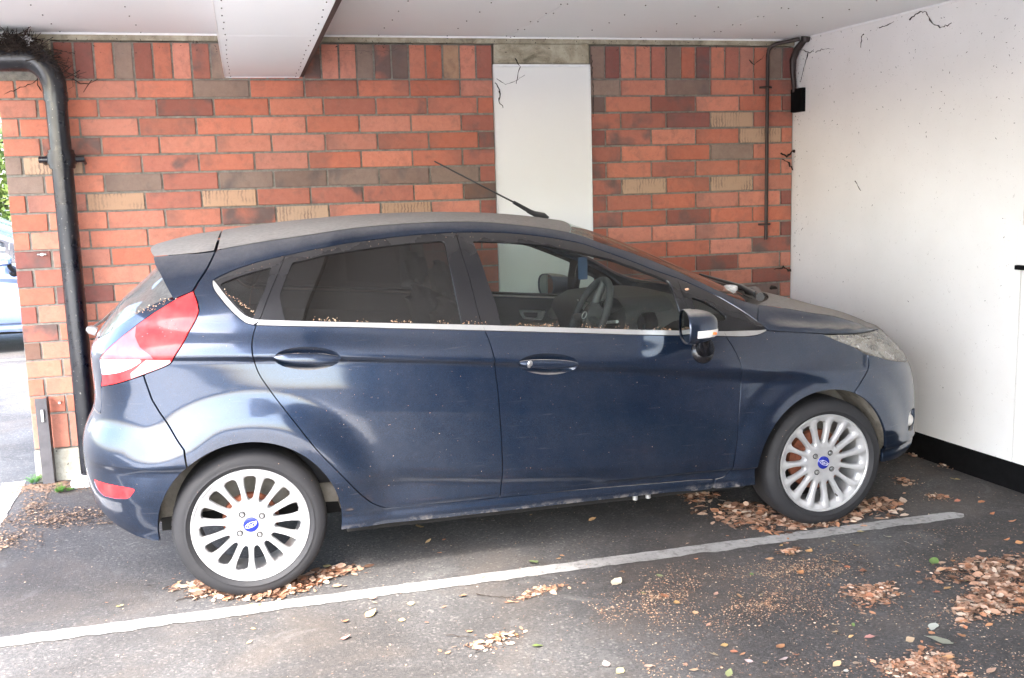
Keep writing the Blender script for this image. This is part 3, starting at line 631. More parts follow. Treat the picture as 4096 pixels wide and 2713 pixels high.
# unseen dark wall added behind the viewpoint to darken reflections in the car
o = None
bm = bmesh.new(); add_box(bm, .9, 4.4, -5.9, -5.65, 0, 2.75, .004); add_box(bm, 3.86, 4.1, -5.645, -3.06, 0, 2.75, .004)
o = bm_put('unseen_dark_wall', bm, M['brick']); o.color = (.09, .05, .045, .45); tag(o, 'dark unseen wall added behind the viewpoint to darken the car reflections', 'wall')
CP = {
    'railb': [(-0.048,1.234),(-0.034,1.249),(0.007,1.269),(0.058,1.288),(0.137,1.305),(0.197,1.315),(0.27,1.328),(0.433,1.352),(0.614,1.367),(0.744,1.375),(0.861,1.377),(0.98,1.374),(1.087,1.368),(1.209,1.353),(1.317,1.335),(1.452,1.305),(1.503,1.281),(1.567,1.258),(1.674,1.214),(1.761,1.175),(1.851,1.143),(1.908,1.117),(1.939,1.101),(2.029,1.056),(2.105,1.001),(2.169,0.952),(2.198,0.917)],
    'raila': [(-0.21,1.326),(-0.175,1.329),(-0.13,1.333),(-0.096,1.333),(-0.045,1.341),(0.017,1.356),(0.143,1.372),(0.288,1.387),(0.442,1.406),(0.625,1.417),(0.762,1.42),(0.884,1.419),(1.008,1.414),(1.115,1.402),(1.26,1.382),(1.382,1.359),(1.446,1.344),(1.548,1.298),(1.643,1.269),(1.733,1.232),(1.841,1.185),(1.91,1.149),(1.98,1.114),(2.045,1.075),(2.117,1.044),(2.169,1.021),(2.211,1.009)],
    'chrome_top': [(-0.047,1.234),(-0.037,1.219),(-0.02,1.186),(0.002,1.15),(0.024,1.117),(0.044,1.096),(0.074,1.086),(0.086,1.085),(0.226,1.072),(0.401,1.057),(0.575,1.043),(0.803,1.024),(0.944,1.012),(1.14,0.994),(1.374,0.972),(1.602,0.951),(1.818,0.933),(1.997,0.919),(2.153,0.912),(2.197,0.913)],
    'chrome_bot': [(-0.05,1.232),(-0.052,1.221),(-0.044,1.196),(-0.02,1.153),(0.002,1.119),(0.024,1.091),(0.041,1.073),(0.07,1.066),(0.255,1.05),(0.4,1.039),(0.573,1.023),(0.767,1.006),(0.949,0.99),(1.138,0.973),(1.372,0.952),(1.562,0.934),(1.815,0.913),(2.006,0.898),(2.091,0.891),(2.15,0.892),(2.177,0.9),(2.197,0.911)],
    'rear_glass': [(0.226,1.29),(0.277,1.298),(0.341,1.311),(0.429,1.321),(0.61,1.338),(0.711,1.343),(0.829,1.346),(0.835,1.337),(0.837,1.282),(0.844,1.192),(0.852,1.103),(0.86,1.021),(0.177,1.077),(0.168,1.126),(0.164,1.172),(0.189,1.225),(0.218,1.283)],
    'quarter_glass': [(-0.025,1.226),(0.03,1.249),(0.087,1.265),(0.143,1.276),(0.112,1.196),(0.084,1.145),(0.059,1.091),(0.044,1.1),(0.014,1.142),(-0.008,1.186),(-0.03,1.218)],
    'front_glass': [(0.952,1.34),(1.021,1.336),(1.127,1.327),(1.27,1.309),(1.436,1.269),(1.557,1.237),(1.663,1.195),(1.751,1.158),(1.801,1.136),(1.807,1.104),(1.809,1.048),(1.816,0.984),(1.816,0.933),(1.021,1.005),(1.011,1.087),(0.988,1.175),(0.97,1.272)],
    'bline': [(0.889,1.376),(0.892,1.341),(0.9,1.272),(0.914,1.204),(0.923,1.124),(0.936,1.037),(0.944,1.012),(0.949,0.99),(0.96,0.971),(0.971,0.915),(0.981,0.856),(0.988,0.745),(0.995,0.539),(0.997,0.437),(0.995,0.351),(0.99,0.295)],
    'cline': [(0.197,1.315),(0.178,1.277),(0.144,1.212),(0.115,1.154),(0.085,1.085),(0.07,1.066),(0.06,1.046),(0.051,1.015),(0.049,0.995),(0.05,0.946),(0.067,0.884),(0.117,0.799),(0.19,0.691),(0.264,0.579),(0.361,0.46),(0.404,0.403),(0.448,0.353),(0.482,0.325),(0.523,0.306)],
    'fline': [(1.849,1.143),(1.844,1.082),(1.853,1.022),(1.859,0.982),(1.871,0.928)],
    'fdoor_front': [(1.997,0.919),(2.006,0.898),(2.024,0.866),(2.041,0.831),(2.058,0.782),(2.058,0.784),(2.066,0.7),(2.051,0.597),(2.039,0.473),(2.029,0.38),(2.021,0.327),(2.018,0.29),(1.987,0.276),(1.954,0.272)],
    'door_bottom': [(0.523,0.306),(0.751,0.297),(0.99,0.295),(1.303,0.292),(1.561,0.287),(1.799,0.281),(1.872,0.279),(1.954,0.272)],
    'sill_bottom': [(0.342,0.24),(0.691,0.232),(1.054,0.232),(1.433,0.233),(1.784,0.232),(1.879,0.223),(2.011,0.225),(2.098,0.232)],
    'wing_split': [(1.954,0.272),(1.949,0.231)],
    'quarter_light': [(1.885,1.066),(1.942,1.045),(1.988,1.014),(2.023,0.985),(2.028,0.969),(2.011,0.961),(1.971,0.962),(1.883,0.968)],
    'hood_side_low': [(2.21,1.009),(2.169,0.951),(2.197,0.909),(2.242,0.901),(2.325,0.889),(2.407,0.874),(2.528,0.858),(2.591,0.854),(2.668,0.851)],
    'hood_crease': [(2.21,1.009),(2.274,0.996),(2.349,0.977),(2.422,0.956),(2.505,0.935),(2.563,0.912),(2.62,0.881),(2.649,0.86),(2.668,0.851)],
    'headlight': [(2.406,0.87),(2.464,0.864),(2.537,0.855),(2.589,0.852),(2.668,0.85),(2.728,0.68),(2.643,0.705),(2.591,0.726),(2.552,0.75),(2.522,0.778),(2.492,0.805),(2.46,0.828),(2.428,0.853)],
    'bumper_seam': [(2.523,0.761),(2.515,0.737),(2.498,0.706),(2.452,0.654),(2.428,0.614)],
    'spoiler': [(-0.041,1.339),(-0.066,1.279),(-0.088,1.236),(-0.104,1.202),(-0.111,1.197),(-0.13,1.188),(-0.152,1.174),(-0.169,1.214),(-0.189,1.262),(-0.205,1.294),(-0.211,1.316),(-0.21,1.326),(-0.175,1.329),(-0.13,1.333),(-0.096,1.333)],
    'spoiler_gap': [(-0.04,1.34),(-0.065,1.277),(-0.087,1.235),(-0.103,1.201)],
    'tail_light': [(-0.102,1.2),(-0.092,1.164),(-0.086,1.131),(-0.091,1.102),(-0.105,1.054),(-0.114,1.007),(-0.129,0.952),(-0.134,0.943),(-0.149,0.931),(-0.184,0.909),(-0.214,0.89),(-0.252,0.869),(-0.301,0.849),(-0.293,0.887),(-0.293,0.931),(-0.297,0.958),(-0.277,1.003),(-0.255,1.046),(-0.226,1.09),(-0.194,1.129),(-0.169,1.153),(-0.142,1.177),(-0.12,1.19)],
    'reverse_lens': [(-0.294,0.957),(-0.229,0.965),(-0.187,0.965),(-0.192,0.95),(-0.212,0.93),(-0.239,0.913),(-0.29,0.896)],
    'clear_lens': [(-0.18,0.964),(-0.132,0.96),(-0.13,0.951),(-0.135,0.944),(-0.149,0.933),(-0.184,0.911),(-0.213,0.893),(-0.213,0.913),(-0.195,0.939)],
    'pink_lens': [(-0.293,0.96),(-0.273,1.001),(-0.254,1.043),(-0.23,1.081),(-0.222,1.045),(-0.2,1.009),(-0.172,0.98),(-0.166,0.967),(-0.229,0.966)],
    'glass_edge': [(-0.155,1.185),(-0.198,1.162),(-0.231,1.134),(-0.262,1.102),(-0.298,1.064),(-0.315,1.045),(-0.331,1.031)],
    'rb_seam': [(-0.187,0.903),(-0.183,0.87),(-0.175,0.813),(-0.175,0.813),(-0.161,0.766),(-0.13,0.69),(-0.104,0.627),(-0.089,0.583)],
    'rb_bottom': [(-0.186,0.265),(-0.21,0.265),(-0.236,0.282),(-0.262,0.301),(-0.292,0.328),(-0.328,0.362)],
    'reflector': [(-0.311,0.489),(-0.269,0.487),(-0.23,0.485),(-0.2,0.481),(-0.208,0.46),(-0.22,0.438),(-0.247,0.431),(-0.284,0.429),(-0.304,0.453)],
    'rb_crease': [(-0.316,0.558),(-0.265,0.559),(-0.221,0.557),(-0.156,0.559),(-0.138,0.562)],
    'fog': [(2.675,0.456),(2.708,0.462),(2.762,0.439),(2.756,0.406),(2.734,0.374),(2.705,0.351),(2.665,0.358),(2.654,0.395),(2.659,0.433)],
    'handle_r': [(0.375,0.925),(0.371,0.911),(0.358,0.901),(0.337,0.894),(0.31,0.889),(0.28,0.886),(0.247,0.887),(0.215,0.891),(0.186,0.898),(0.16,0.906),(0.141,0.917),(0.13,0.928),(0.126,0.942),(0.131,0.954),(0.144,0.963),(0.164,0.971),(0.19,0.976),(0.22,0.978),(0.252,0.977),(0.284,0.974),(0.314,0.967),(0.34,0.959),(0.359,0.949),(0.371,0.937)],
    'handle_f': [(1.327,0.835),(1.324,0.823),(1.315,0.811),(1.295,0.803),(1.268,0.798),(1.237,0.796),(1.203,0.797),(1.171,0.801),(1.14,0.808),(1.115,0.816),(1.095,0.827),(1.083,0.838),(1.075,0.852),(1.079,0.864),(1.092,0.873),(1.113,0.88),(1.14,0.885),(1.171,0.887),(1.204,0.886),(1.236,0.882),(1.267,0.876),(1.292,0.867),(1.312,0.857),(1.324,0.846)],
}
# ---------------- the car: panels cut out of the belt chart ----------------
def resample(p, step=.013, closed=True):
    p = np.asarray(p, float); q = np.concatenate([p, p[:1]]) if closed else p
    out = []
    for a, b in zip(q[:-1], q[1:]):
        L = np.hypot((b - a)[0], (b - a)[1]); n = max(1, int(math.ceil(L / step)))
        for k in range(n): out.append(a + (b - a) * k / n)
    if not closed: out.append(q[-1])
    return np.array(out)
def smooth_line(p, s=.03, step=.012):
    """even out the small jitter of a traced line, ends kept"""
    p = resample(p, step, False); n = len(p); k = max(1, int(s / step))
    out = p.copy()
    for i in range(n):
        w = min(k, i, n - 1 - i); out[i] = p[i - w:i + w + 1].mean(0)
    return out
def area2(p): return np.sum(p[:, 0] * np.roll(p[:, 1], -1) - np.roll(p[:, 0], -1) * p[:, 1])
def clean(p):
    p = np.asarray(p, float); keep = [0]
    for i in range(1, len(p)):
        if np.hypot(*(p[i] - p[keep[-1]])) > 1e-4: keep.append(i)
    if np.hypot(*(p[keep[-1]] - p[0])) < 1e-4: keep.pop()
    return p[keep]
def offset_poly(p, g):
    """move a CCW polygon inwards by g"""
    e = np.roll(p, -1, 0) - p; e /= np.maximum(np.linalg.norm(e, axis=1, keepdims=True), 1e-9)
    n = np.stack([-e[:, 1], e[:, 0]], 1); m = n + np.roll(n, 1, 0); l = np.maximum(np.linalg.norm(m, axis=1, keepdims=True), .5)
    return p + g * m / l ** 2 * np.minimum(l, 2.0)
def inside(pts, poly):
    x, y = pts[:, 0], pts[:, 1]; r = np.zeros(len(pts), bool)
    a = poly; b = np.roll(poly, -1, 0)
    for (x0, y0), (x1, y1) in zip(a, b):
        if y0 == y1: continue
        c = (y0 > y) != (y1 > y)
        r ^= c & (x < (x1 - x0) * (y - y0) / (y1 - y0) + x0)
    return r
def chart_normal(u, z):
    h = 2e-3
    N = np.cross((chart3(np.minimum(u + h, 3.2), z) - chart3(np.maximum(u - h, -.6), z)), (chart3(u, z + h) - chart3(u, z - h)))
    return N / np.maximum(np.linalg.norm(N, axis=1, keepdims=True), 1e-12)
def grid_pts(u0, u1, z0, z1):
    us = np.concatenate([np.arange(-.6, .05, .010), np.arange(.05, 2.1, .019), np.arange(2.1, 3.2001, .012)])
    us = us[(us > u0) & (us < u1)]; ws = np.arange(.1, 1.8, .0115)
    U, Wz = np.meshgrid(us, ws, indexing='ij')
    Zz = Wz - .092 * (np.clip(U, -.2, 2.2) - 1) * sstep(.30, .45, Wz)
    p = np.stack([U.ravel(), Zz.ravel()], 1)
    return p[(p[:, 1] > z0) & (p[:, 1] < z1)]
def panel(poly, holes=(), off=0.0, gap=.0021, flange=.014, flat=None, step=.013):
    """one pressed panel: outline and holes in chart coordinates, lifted on to the body with a returned edge"""
    P = clean(resample(clean(poly), step))
    if area2(P) < 0: P = P[::-1]
    if gap: P = clean(offset_poly(P, gap))
    H = []
    for h in holes:
        q = clean(resample(clean(h), step))
        if area2(q) < 0: q = q[::-1]
        H.append(q)
    lo, hi = P.min(0), P.max(0)
    g = grid_pts(lo[0], hi[0], lo[1], hi[1])
    g = g[inside(g, offset_poly(P, .004))]
    for q in H: g = g[~inside(g, offset_poly(q, -.004))]
    loops = [P] + H; pts = list(loops[0]); E = []
    b = 0; pts = []
    for q in loops:
        n = len(q); pts += [tuple(v) for v in q]; E += [(b + i, b + (i + 1) % n) for i in range(n)]; b += n
    pts += [tuple(v) for v in g]
    r = delaunay_2d_cdt([Vector(v) for v in pts], E, [], 0, 1e-6)
    V2 = np.array([(v.x, v.y) for v in r[0]]); F = np.array([f[:3] for f in r[2]])
    c = V2[F].mean(1); k = inside(c, P)
    for q in H: k &= ~inside(c, q)
    F = F[k]
    a = V2[F]; ar = (a[:, 1, 0] - a[:, 0, 0]) * (a[:, 2, 1] - a[:, 0, 1]) - (a[:, 1, 1] - a[:, 0, 1]) * (a[:, 2, 0] - a[:, 0, 0])
    F[ar < 0] = F[ar < 0][:, ::-1]
    V = chart3(V2[:, 0], V2[:, 1]); N = chart_normal(V2[:, 0], V2[:, 1])
    V = V + N * off
    ch = [(V, [tuple(f) for f in F], N)]
    if flange:
        for li, q in enumerate(loops):
            A = chart3(q[:, 0], q[:, 1]); Nq = chart_normal(q[:, 0], q[:, 1]); A = A + Nq * off; B = A - Nq * flange
            tan = np.roll(A, -1, 0) - np.roll(A, 1, 0); lat = np.cross(tan, Nq); lat /= np.maximum(np.linalg.norm(lat, axis=1, keepdims=True), 1e-9)
            if li: lat = -lat if area2(q) > 0 else lat
            n = len(q)
            NA = lat * .75 + Nq * .65; NA /= np.linalg.norm(NA, axis=1, keepdims=True)
            FF = [((i + 1) % n, i, n + i, n + (i + 1) % n) if li == 0 else (i, (i + 1) % n, n + (i + 1) % n, n + i) for i in range(n)]
            ch.append((np.concatenate([A, B]), FF, np.concatenate([NA, lat])))
    return ch
CX, CY = WB / 2, YC
ORG = np.array([CX, CY, 0.0])
def loc(ch): return [(np.asarray(c[0]) - ORG, c[1], c[2] if len(c) > 2 else None) for c in ch]
def mirror(ch):
    out = []
    for c in ch:
        V = np.array(c[0], float); V[:, 1] = 2 * YC - V[:, 1]
        N = None
        if len(c) > 2 and c[2] is not None: N = np.array(c[2], float); N[:, 1] *= -1
        out.append((V, [tuple(f)[::-1] for f in c[1]], N))
    return out
car = empty('parked_car', (CX, CY, 0), 'dusty dark blue five door hatchback with silver multi spoke alloy wheels parked in the bay', 'car')
def part(name, ch, mat, parent=None, both=True, label=None):
    """a car part; both = also its mirror image on the far side as a second object. returns (near, far)"""
    pn, pf = parent if isinstance(parent, tuple) else (parent or car, parent or car)
    a = put(name, loc(ch), M[mat] if isinstance(mat, str) else mat, pn)
    if label: a['label'] = label
    if not both: return a, a
    b = put(name, loc(mirror(ch)), M[mat] if isinstance(mat, str) else mat, pf)
    return a, b
# --- outlines
L_ = {k: np.array(v, float) for k, v in CP.items()}
railb = smooth_line(L_['railb'], .05); raila = smooth_line(L_['raila'], .06)
ctop = smooth_line(L_['chrome_top'], .02); cbot = smooth_line(L_['chrome_bot'], .02)
bline = smooth_line(L_['bline'], .03); cline = smooth_line(L_['cline'], .03); fline = smooth_line(L_['fline'], .03)
fdf = smooth_line(L_['fdoor_front'], .025); dbot = smooth_line(L_['door_bottom'], .03); sbot = smooth_line(L_['sill_bottom'], .05)
def cut(line, ua, ub):
    """the stretch of a left-to-right line between two u values (reversed when ua > ub)"""
    rev = ua > ub; a, b = min(ua, ub), max(ua, ub)
    k = (line[:, 0] > a + 1e-3) & (line[:, 0] < b - 1e-3)
    za, zb_ = np.interp([a, b], line[:, 0], line[:, 1])
    out = np.concatenate([[[a, za]], line[k], [[b, zb_]]])
    return out[::-1] if rev else out
def nearest_u(line, p): return line[np.argmin(np.hypot(*(line - p).T))]
def u_of_x(x, z):
    us = np.concatenate([np.linspace(-.6, .05, 300), np.linspace(.051, 2.15, 50), np.linspace(2.151, 3.2, 400)])
    return np.interp(x, chart(us, z)[0], us)
def arch(cx, r, a0, a1, n=40):
    t = np.linspace(a0, a1, n); return np.array([(float(u_of_x(cx + r * math.cos(q), .293 + r * math.sin(q))), .293 + r * math.sin(q)) for q in t])
RAC, FAC, AR = .003, 2.478, .341
E2 = lambda *p: np.array(p, float)
# door split points on the belt line
iB = np.argmin(abs(bline[:, 1] - 1.012)); iB2 = np.argmin(abs(bline[:, 1] - .990))
iC = np.argmin(np.hypot(cline[:, 0] - .085, cline[:, 1] - 1.085)); iC2 = np.argmin(np.hypot(cline[:, 0] - .07, cline[:, 1] - 1.066))
cup_r, cup_f = L_['handle_r'], L_['handle_f']
rear_door_poly = np.concatenate([cut(cbot, cline[iC2, 0], bline[iB2, 0]), bline[iB2 + 1:], cut(dbot, bline[-1, 0], cline[-1, 0])[1:], cline[iC2 + 1:][::-1]])
front_door_poly = np.concatenate([cut(cbot, bline[iB2, 0], 2.006), fdf[fdf[:, 1] < .895], cut(dbot, 1.954, bline[-1, 0])[1:], bline[iB2 + 1:][::-1]])
rear_door = part('rear_door', panel(rear_door_poly, [cup_r]), 'paint')
front_door = part('front_door', panel(front_door_poly, [cup_f]), 'paint')
# black window frames above the belt
rf_poly = np.concatenate([cut(ctop, cline[iC, 0], bline[iB, 0]), bline[:iB][::-1], cut(railb, bline[0, 0], cline[0, 0]), cline[1:iC]])
ff_poly = np.concatenate([cut(ctop, bline[iB, 0], fline[-1, 0]), fline[::-1][1:], cut(railb, fline[0, 0], bline[0, 0])[1:], bline[1:iB]])
qf_poly = np.concatenate([railb[(railb[:, 0] < cline[0, 0] - .002)], cline[:iC], [p for p in ctop[(ctop[:, 0] < cline[iC, 0] - .004)]][::-1]])
tf_poly = np.concatenate([cut(ctop, fline[-1, 0], 2.19), cut(railb, 2.185, fline[0, 0])[1:], fline[1:-1]])
rg, fg, qg, tg = L_['rear_glass'], L_['front_glass'], L_['quarter_glass'], L_['quarter_light']
def round_poly(p, r=.02, step=.008):
    q = resample(np.asarray(p, float), step); n = len(q); k = max(1, int(r / step)); out = q.copy()
    for i in range(n):
        idx = [(i + d) % n for d in range(-k, k + 1)]; out[i] = q[idx].mean(0)
    return out
rg, fg, qg, tg = round_poly(rg, .013), round_poly(fg, .013), round_poly(qg, .012), round_poly(tg, .014)
rframe = part('window_frame', panel(rf_poly, [rg], off=-.001, gap=.0015), 'black', rear_door)
fframe = part('window_frame', panel(ff_poly, [fg], off=-.001, gap=.0015), 'black', front_door)
qframe = part('quarter_window', panel(qf_poly, [qg], off=-.001, gap=.001), 'black')
tframe = part('front_quarter_light', panel(tf_poly, [tg], off=-.001, gap=.001), 'black')
part('window_glass', panel(offset_poly(clean(resample(rg if area2(rg) > 0 else rg[::-1])), -.006), off=-.008, gap=0, flange=0), 'privacy', rear_door)
part('window_glass', panel(offset_poly(clean(resample(fg if area2(fg) > 0 else fg[::-1])), -.006), off=-.008, gap=0, flange=0), 'glass', front_door)
part('pane', panel(offset_poly(clean(resample(qg if area2(qg) > 0 else qg[::-1])), -.006), off=-.008, gap=0, flange=0), 'privacy', qframe)
part('pane', panel(offset_poly(clean(resample(tg if area2(tg) > 0 else tg[::-1])), -.006), off=-.008, gap=0, flange=0), 'glass', tframe)
# satin grey belt moulding in three pieces
kA = np.argmin(np.hypot(*(ctop - cline[iC]).T))
part('belt_moulding', panel(np.concatenate([ctop[:kA + 1], cbot[cbot[:, 0] < cline[iC2, 0]][::-1]]), off=.004, gap=.0006, flange=.01), 'chrome')
part('belt_moulding', panel(np.concatenate([cut(ctop, cline[iC, 0], bline[iB, 0]), cut(cbot, bline[iB2, 0], cline[iC2, 0])]), off=.004, gap=.0008, flange=.01), 'chrome', rear_door)
part('belt_moulding', panel(np.concatenate([cut(ctop, bline[iB, 0], 1.997), cut(cbot, 2.006, bline[iB2, 0])]), off=.004, gap=.0008, flange=.01), 'chrome', front_door)
part('belt_moulding', panel(np.concatenate([cut(ctop, 1.997, 2.19), cut(cbot, 2.19, 2.006)]), off=.004, gap=.0008, flange=.01), 'chrome')
# tail lamp outline
tl = clean(L_['tail_light'])
i_top = 0; i_br = 7                       # top corner, lower right corner
tl_right = tl[:i_br + 1]; tl_bot = tl[i_br:13]; tl_left = tl[12:16]; tl_up = np.concatenate([tl[15:], tl[:1]])
rb_seam = smooth_line(L_['rb_seam'], .02)
# body side: roof rail, C pillar, quarter and sill pressed as one
a_seam = math.atan2(.58 - .293, -.089 - RAC)
A_SEAM = math.acos((float(chart(-.100, .600)[0]) - RAC) / AR)
rear_arch = arch(RAC, AR, math.asin((.24 - .293) / AR), A_SEAM)
front_arch_full = arch(FAC, AR, math.pi - math.asin((.232 - .293) / AR), math.asin((.26 - .293) / AR) * 1.0)
aF = math.acos((chart(2.429, .614)[0] - FAC) / AR) if True else 0
fa_back = arch(FAC, AR, math.pi - math.asin((.232 - .293) / AR), aF); fa_front = arch(FAC, AR, aF, math.asin((.25 - .293) / AR))
side_poly = np.concatenate([raila[raila[:, 0] > -.038], E2((2.211, 1.007), (2.169, .951)), [railb[-2]], cut(railb, 2.185, -.03), railb[:3][::-1], cbot[:3],
    [p for p in cbot[3:] if p[0] < .066], cline[iC2:], cut(dbot, .53, 1.952), E2((1.949, .231)), sbot[(sbot[:, 0] < 1.94) & (sbot[:, 0] > .36)][::-1], rear_arch,
    rb_seam[rb_seam[:, 1] > .625][::-1], tl_bot[::-1][3:] if False else E2((-.184, .909)), tl_bot[:3][::-1], tl_right[::-1], E2((-.087, 1.235), (-.065, 1.277), (-.042, 1.335))])
part('body_side', panel(clean(side_poly), flange=.02), 'paint')
# front wing
hsl = L_['hood_side_low']; hl = L_['headlight']; bs = smooth_line(L_['bumper_seam'], .02)
wing_poly = np.concatenate([cut(cbot, 2.008, 2.195), hsl[2:6], E2((2.404, .872), (2.428, .853), (2.46, .828), (2.492, .805)), bs[(bs[:, 1] < .778)], fa_back[::-1], sbot[(sbot[:, 0] > 1.96) & (sbot[:, 0] < 2.08)][::-1], E2((1.950, .231), (1.955, .272)), fdf[::-1][2:]])
part('front_wing', panel(clean(wing_poly)), 'paint')
# bonnet: its pressed flank here, the top lofted below
crease = smooth_line(L_['hood_crease'], .03)
flank = panel(np.concatenate([E2((2.209, 1.008), (2.171, .951), (2.2, .910)), hsl[3:], crease[::-1][1:-1]]), gap=.0018)
hl_full = np.concatenate([hl[:5], E2((2.74, .842), (2.80, .815), (2.845, .775), (2.855, .72), (2.83, .69), (2.78, .677)), hl[5:]])
lamp = part('headlight', panel(hl_full, off=-.05, gap=.004, flange=0) , 'reflector')
part('lamp_cover', panel(hl_full, off=-.001, gap=.002, flange=.02), 'lamp_cover', lamp)
LAMPS = ((2.60, .800, .050, .040), (2.70, .765, .055, .048), (2.50, .838, .030, .018))
# front bumper, one piece across the nose
bump_half = np.concatenate([E2((2.522, .764), (2.552, .750), (2.59, .726), (2.643, .705), (2.729, .679), (2.78, .677), (2.83, .69), (2.855, .72), (2.845, .775), (2.80, .815), (2.86, .835), (3.2, .84), (3.2, .205), (2.86, .21), (2.78, .225)), fa_front[::-1], bs[::-1][1:]])
fogp = round_poly(L_['fog'], .01)
grille_hole = E2((2.93, .32), (3.199, .32), (3.199, .60), (2.99, .60))
bumper = panel(clean(bump_half), [fogp, grille_hole])
fb = part('front_bumper', bumper + mirror(bumper), 'paint', both=False)[0]
gm = panel(E2((2.92, .31), (3.2, .31), (3.2, .61), (2.98, .61)), off=-.03, gap=0, flange=0); part('grille', gm + mirror(gm), 'plastic', fb, both=False)
fogu, fogz = fogp.mean(0)
part('fog_lamp_recess', panel(offset_poly(fogp if area2(fogp) > 0 else fogp[::-1], -.003), off=-.022, gap=0, flange=0), 'plastic', (fb, fb))
def dome(u, z, ru, rz, h, off=0.0, n=9, m=24):
    """a small raised lens on the body: elliptical cap"""
    t = np.linspace(0, 2 * np.pi, m, endpoint=False); V = []; F = []
    for i in range(n):
        r = math.sin(i / (n - 1) * math.pi / 2); q = chart3(u + ru * r * np.cos(t), z + rz * r * np.sin(t)); nn = chart_normal(u + ru * r * np.cos(t), z + rz * r * np.sin(t))
        V.append(q + nn * (off + h * math.cos(i / (n - 1) * math.pi / 2)))
    for i in range(n - 1):
        for j in range(m): k = (j + 1) % m; F.append((i * m + j, i * m + k, (i + 1) * m + k, (i + 1) * m + j)[::-1])
    return [(np.concatenate(V), F, None)]
for (u_, z_, ru_, rz_) in LAMPS: part('lamp_bowl', dome(u_, z_, ru_, rz_, .022, -.046, 7, 20), 'steel', lamp)
for (u_, z_, ru_, rz_) in LAMPS[:2]: part('bowl_rim', dome(u_ + .004, z_ - .002, ru_ * .55, rz_ * .55, .012, -.030, 5, 18), 'plastic', lamp)
part('fog_lamp', dome(fogu - .012, fogz - .005, .028, .030, .02, -.016), 'white_lens', (fb, fb))
part('fog_light_trim', dome(fogu - .020, fogz + .035, .018, .026, .006, -.012), 'white_lens', (fb, fb))
# tail lamp: red body with paler zones standing a little proud
lampr = part('tail_light', panel(tl, off=.0015, gap=.0015, flange=.02), 'red_lens')
part('clear_zone', panel(L_['pink_lens'], off=.0025, gap=.0005, flange=.001), 'pink_lens', lampr)
part('reversing_lens', panel(round_poly(L_['reverse_lens'], .008), off=.003, gap=.0005, flange=.001), 'white_lens', lampr)
part('indicator_lens', panel(L_['clear_lens'], off=.0028, gap=.0005, flange=.001), 'clear_lens', lampr)
for (uu_, zz_) in [(-.172, 1.075), (-.160, 1.09), (-.148, 1.10), (-.163, 1.06), (-.152, 1.073), (-.140, 1.085), (-.155, 1.045), (-.144, 1.058), (-.132, 1.07), (-.205, 1.045), (-.196, 1.055)]:
    part('painted_sparkle', dome(uu_, zz_, .0017, .0020, .0015, .0017, 3, 6), 'pink_lens', lampr)  # tiny pink domes standing in for sparkles of light on the lens
# tailgate: painted strip beside the lamp and the lower hatch
ge = smooth_line(L_['glass_edge'], .02)
gate_half = np.concatenate([E2((-.152, 1.174)), ge[1:], E2((-.36, 1.018), (-.45, 1.010), (-.6, 1.006), (-.6, .742), (-.31, .742)), E2((-.304, .849)), tl[13:16], tl[16:22], E2((-.142, 1.172))])
gate = panel(clean(gate_half), off=0, gap=.0018)
tg_o = part('tailgate', gate + mirror(gate), 'paint', both=False)[0]
# rear bumper
rbb = smooth_line(L_['rb_bottom'], .03)
ra_low = arch(RAC, AR, A_SEAM, math.pi - math.asin((.262 - .293) / AR))
rb_half = np.concatenate([rb_seam[rb_seam[:, 1] > .625], ra_low, E2((-.20, .262)), rbb[2:], E2((-.42, .37), (-.6, .37), (-.6, .738), (-.31, .738), (-.301, .849)), tl[10:12][::-1], E2((-.187, .905))])
refl = round_poly(L_['reflector'], .008)
rb = panel(clean(rb_half), [refl], gap=.0018)
rbo = part('rear_bumper', rb + mirror(rb), 'paint', both=False)[0]
part('reflector', panel(offset_poly(refl if area2(refl) > 0 else refl[::-1], -.001), off=-.002, gap=0, flange=.006), 'red_lens', (rbo, rbo))
# spoiler cheek
sp = L_['spoiler'].copy()
cheek = panel(sp, gap=.0022)
# ---- lofted top surfaces
def loft_strip(near_uz, centre_xz, s_n=30, v_n=17, p=2.2, off=0.0, s0=0.0, s1=1.0, w=1.0, flip=False):
    near = chart3(*np.array(near_uz).T); c = np.array(centre_xz, float)
    def along(q, s):
        d = np.concatenate([[0], np.cumsum(np.linalg.norm(np.diff(q, axis=0), axis=1))]); d /= d[-1]
        return np.stack([np.interp(s, d, q[:, k]) for k in range(q.shape[1])], 1)
    s = np.linspace(s0, s1, s_n); A = along(near, s); C = along(c, s)
    k = np.ones(5) / 5
    v = np.linspace(-1, 1, v_n) * w; g = 1 - np.abs(v) ** p
    X = A[:, None, 0] + (C[:, None, 0] - A[:, None, 0]) * g; Z = A[:, None, 2] + (C[:, None, 1] - A[:, None, 2]) * g
    Y = YC + (YC - A[:, None, 1]) * v[None]
    P = np.stack([X, Y, Z], -1)
    if off:
        q = grid_chunk(P); P = P + (q[2] * (1 if q[2][:, 2].mean() > 0 else -1)).reshape(P.shape) * off
    q = grid_chunk(P)
    if q[2][:, 2].mean() < 0: q = grid_chunk(P, True)
    return q
def spline(p, n=60):
    p = np.array(p, float); t = np.linspace(0, 1, len(p)); tt = np.linspace(0, 1, n); q = np.stack([np.interp(tt, t, p[:, k]) for k in range(p.shape[1])], 1)
    k = np.ones(9) / 9
    return np.stack([np.convolve(np.pad(q[:, j], 4, mode='reflect', reflect_type='odd'), k, 'valid') for j in range(q.shape[1])], 1)
roof_c = spline([(-.045, 1.398), (.10, 1.416), (.30, 1.433), (.55, 1.446), (.80, 1.449), (1.05, 1.444), (1.30, 1.425), (1.50, 1.392)])
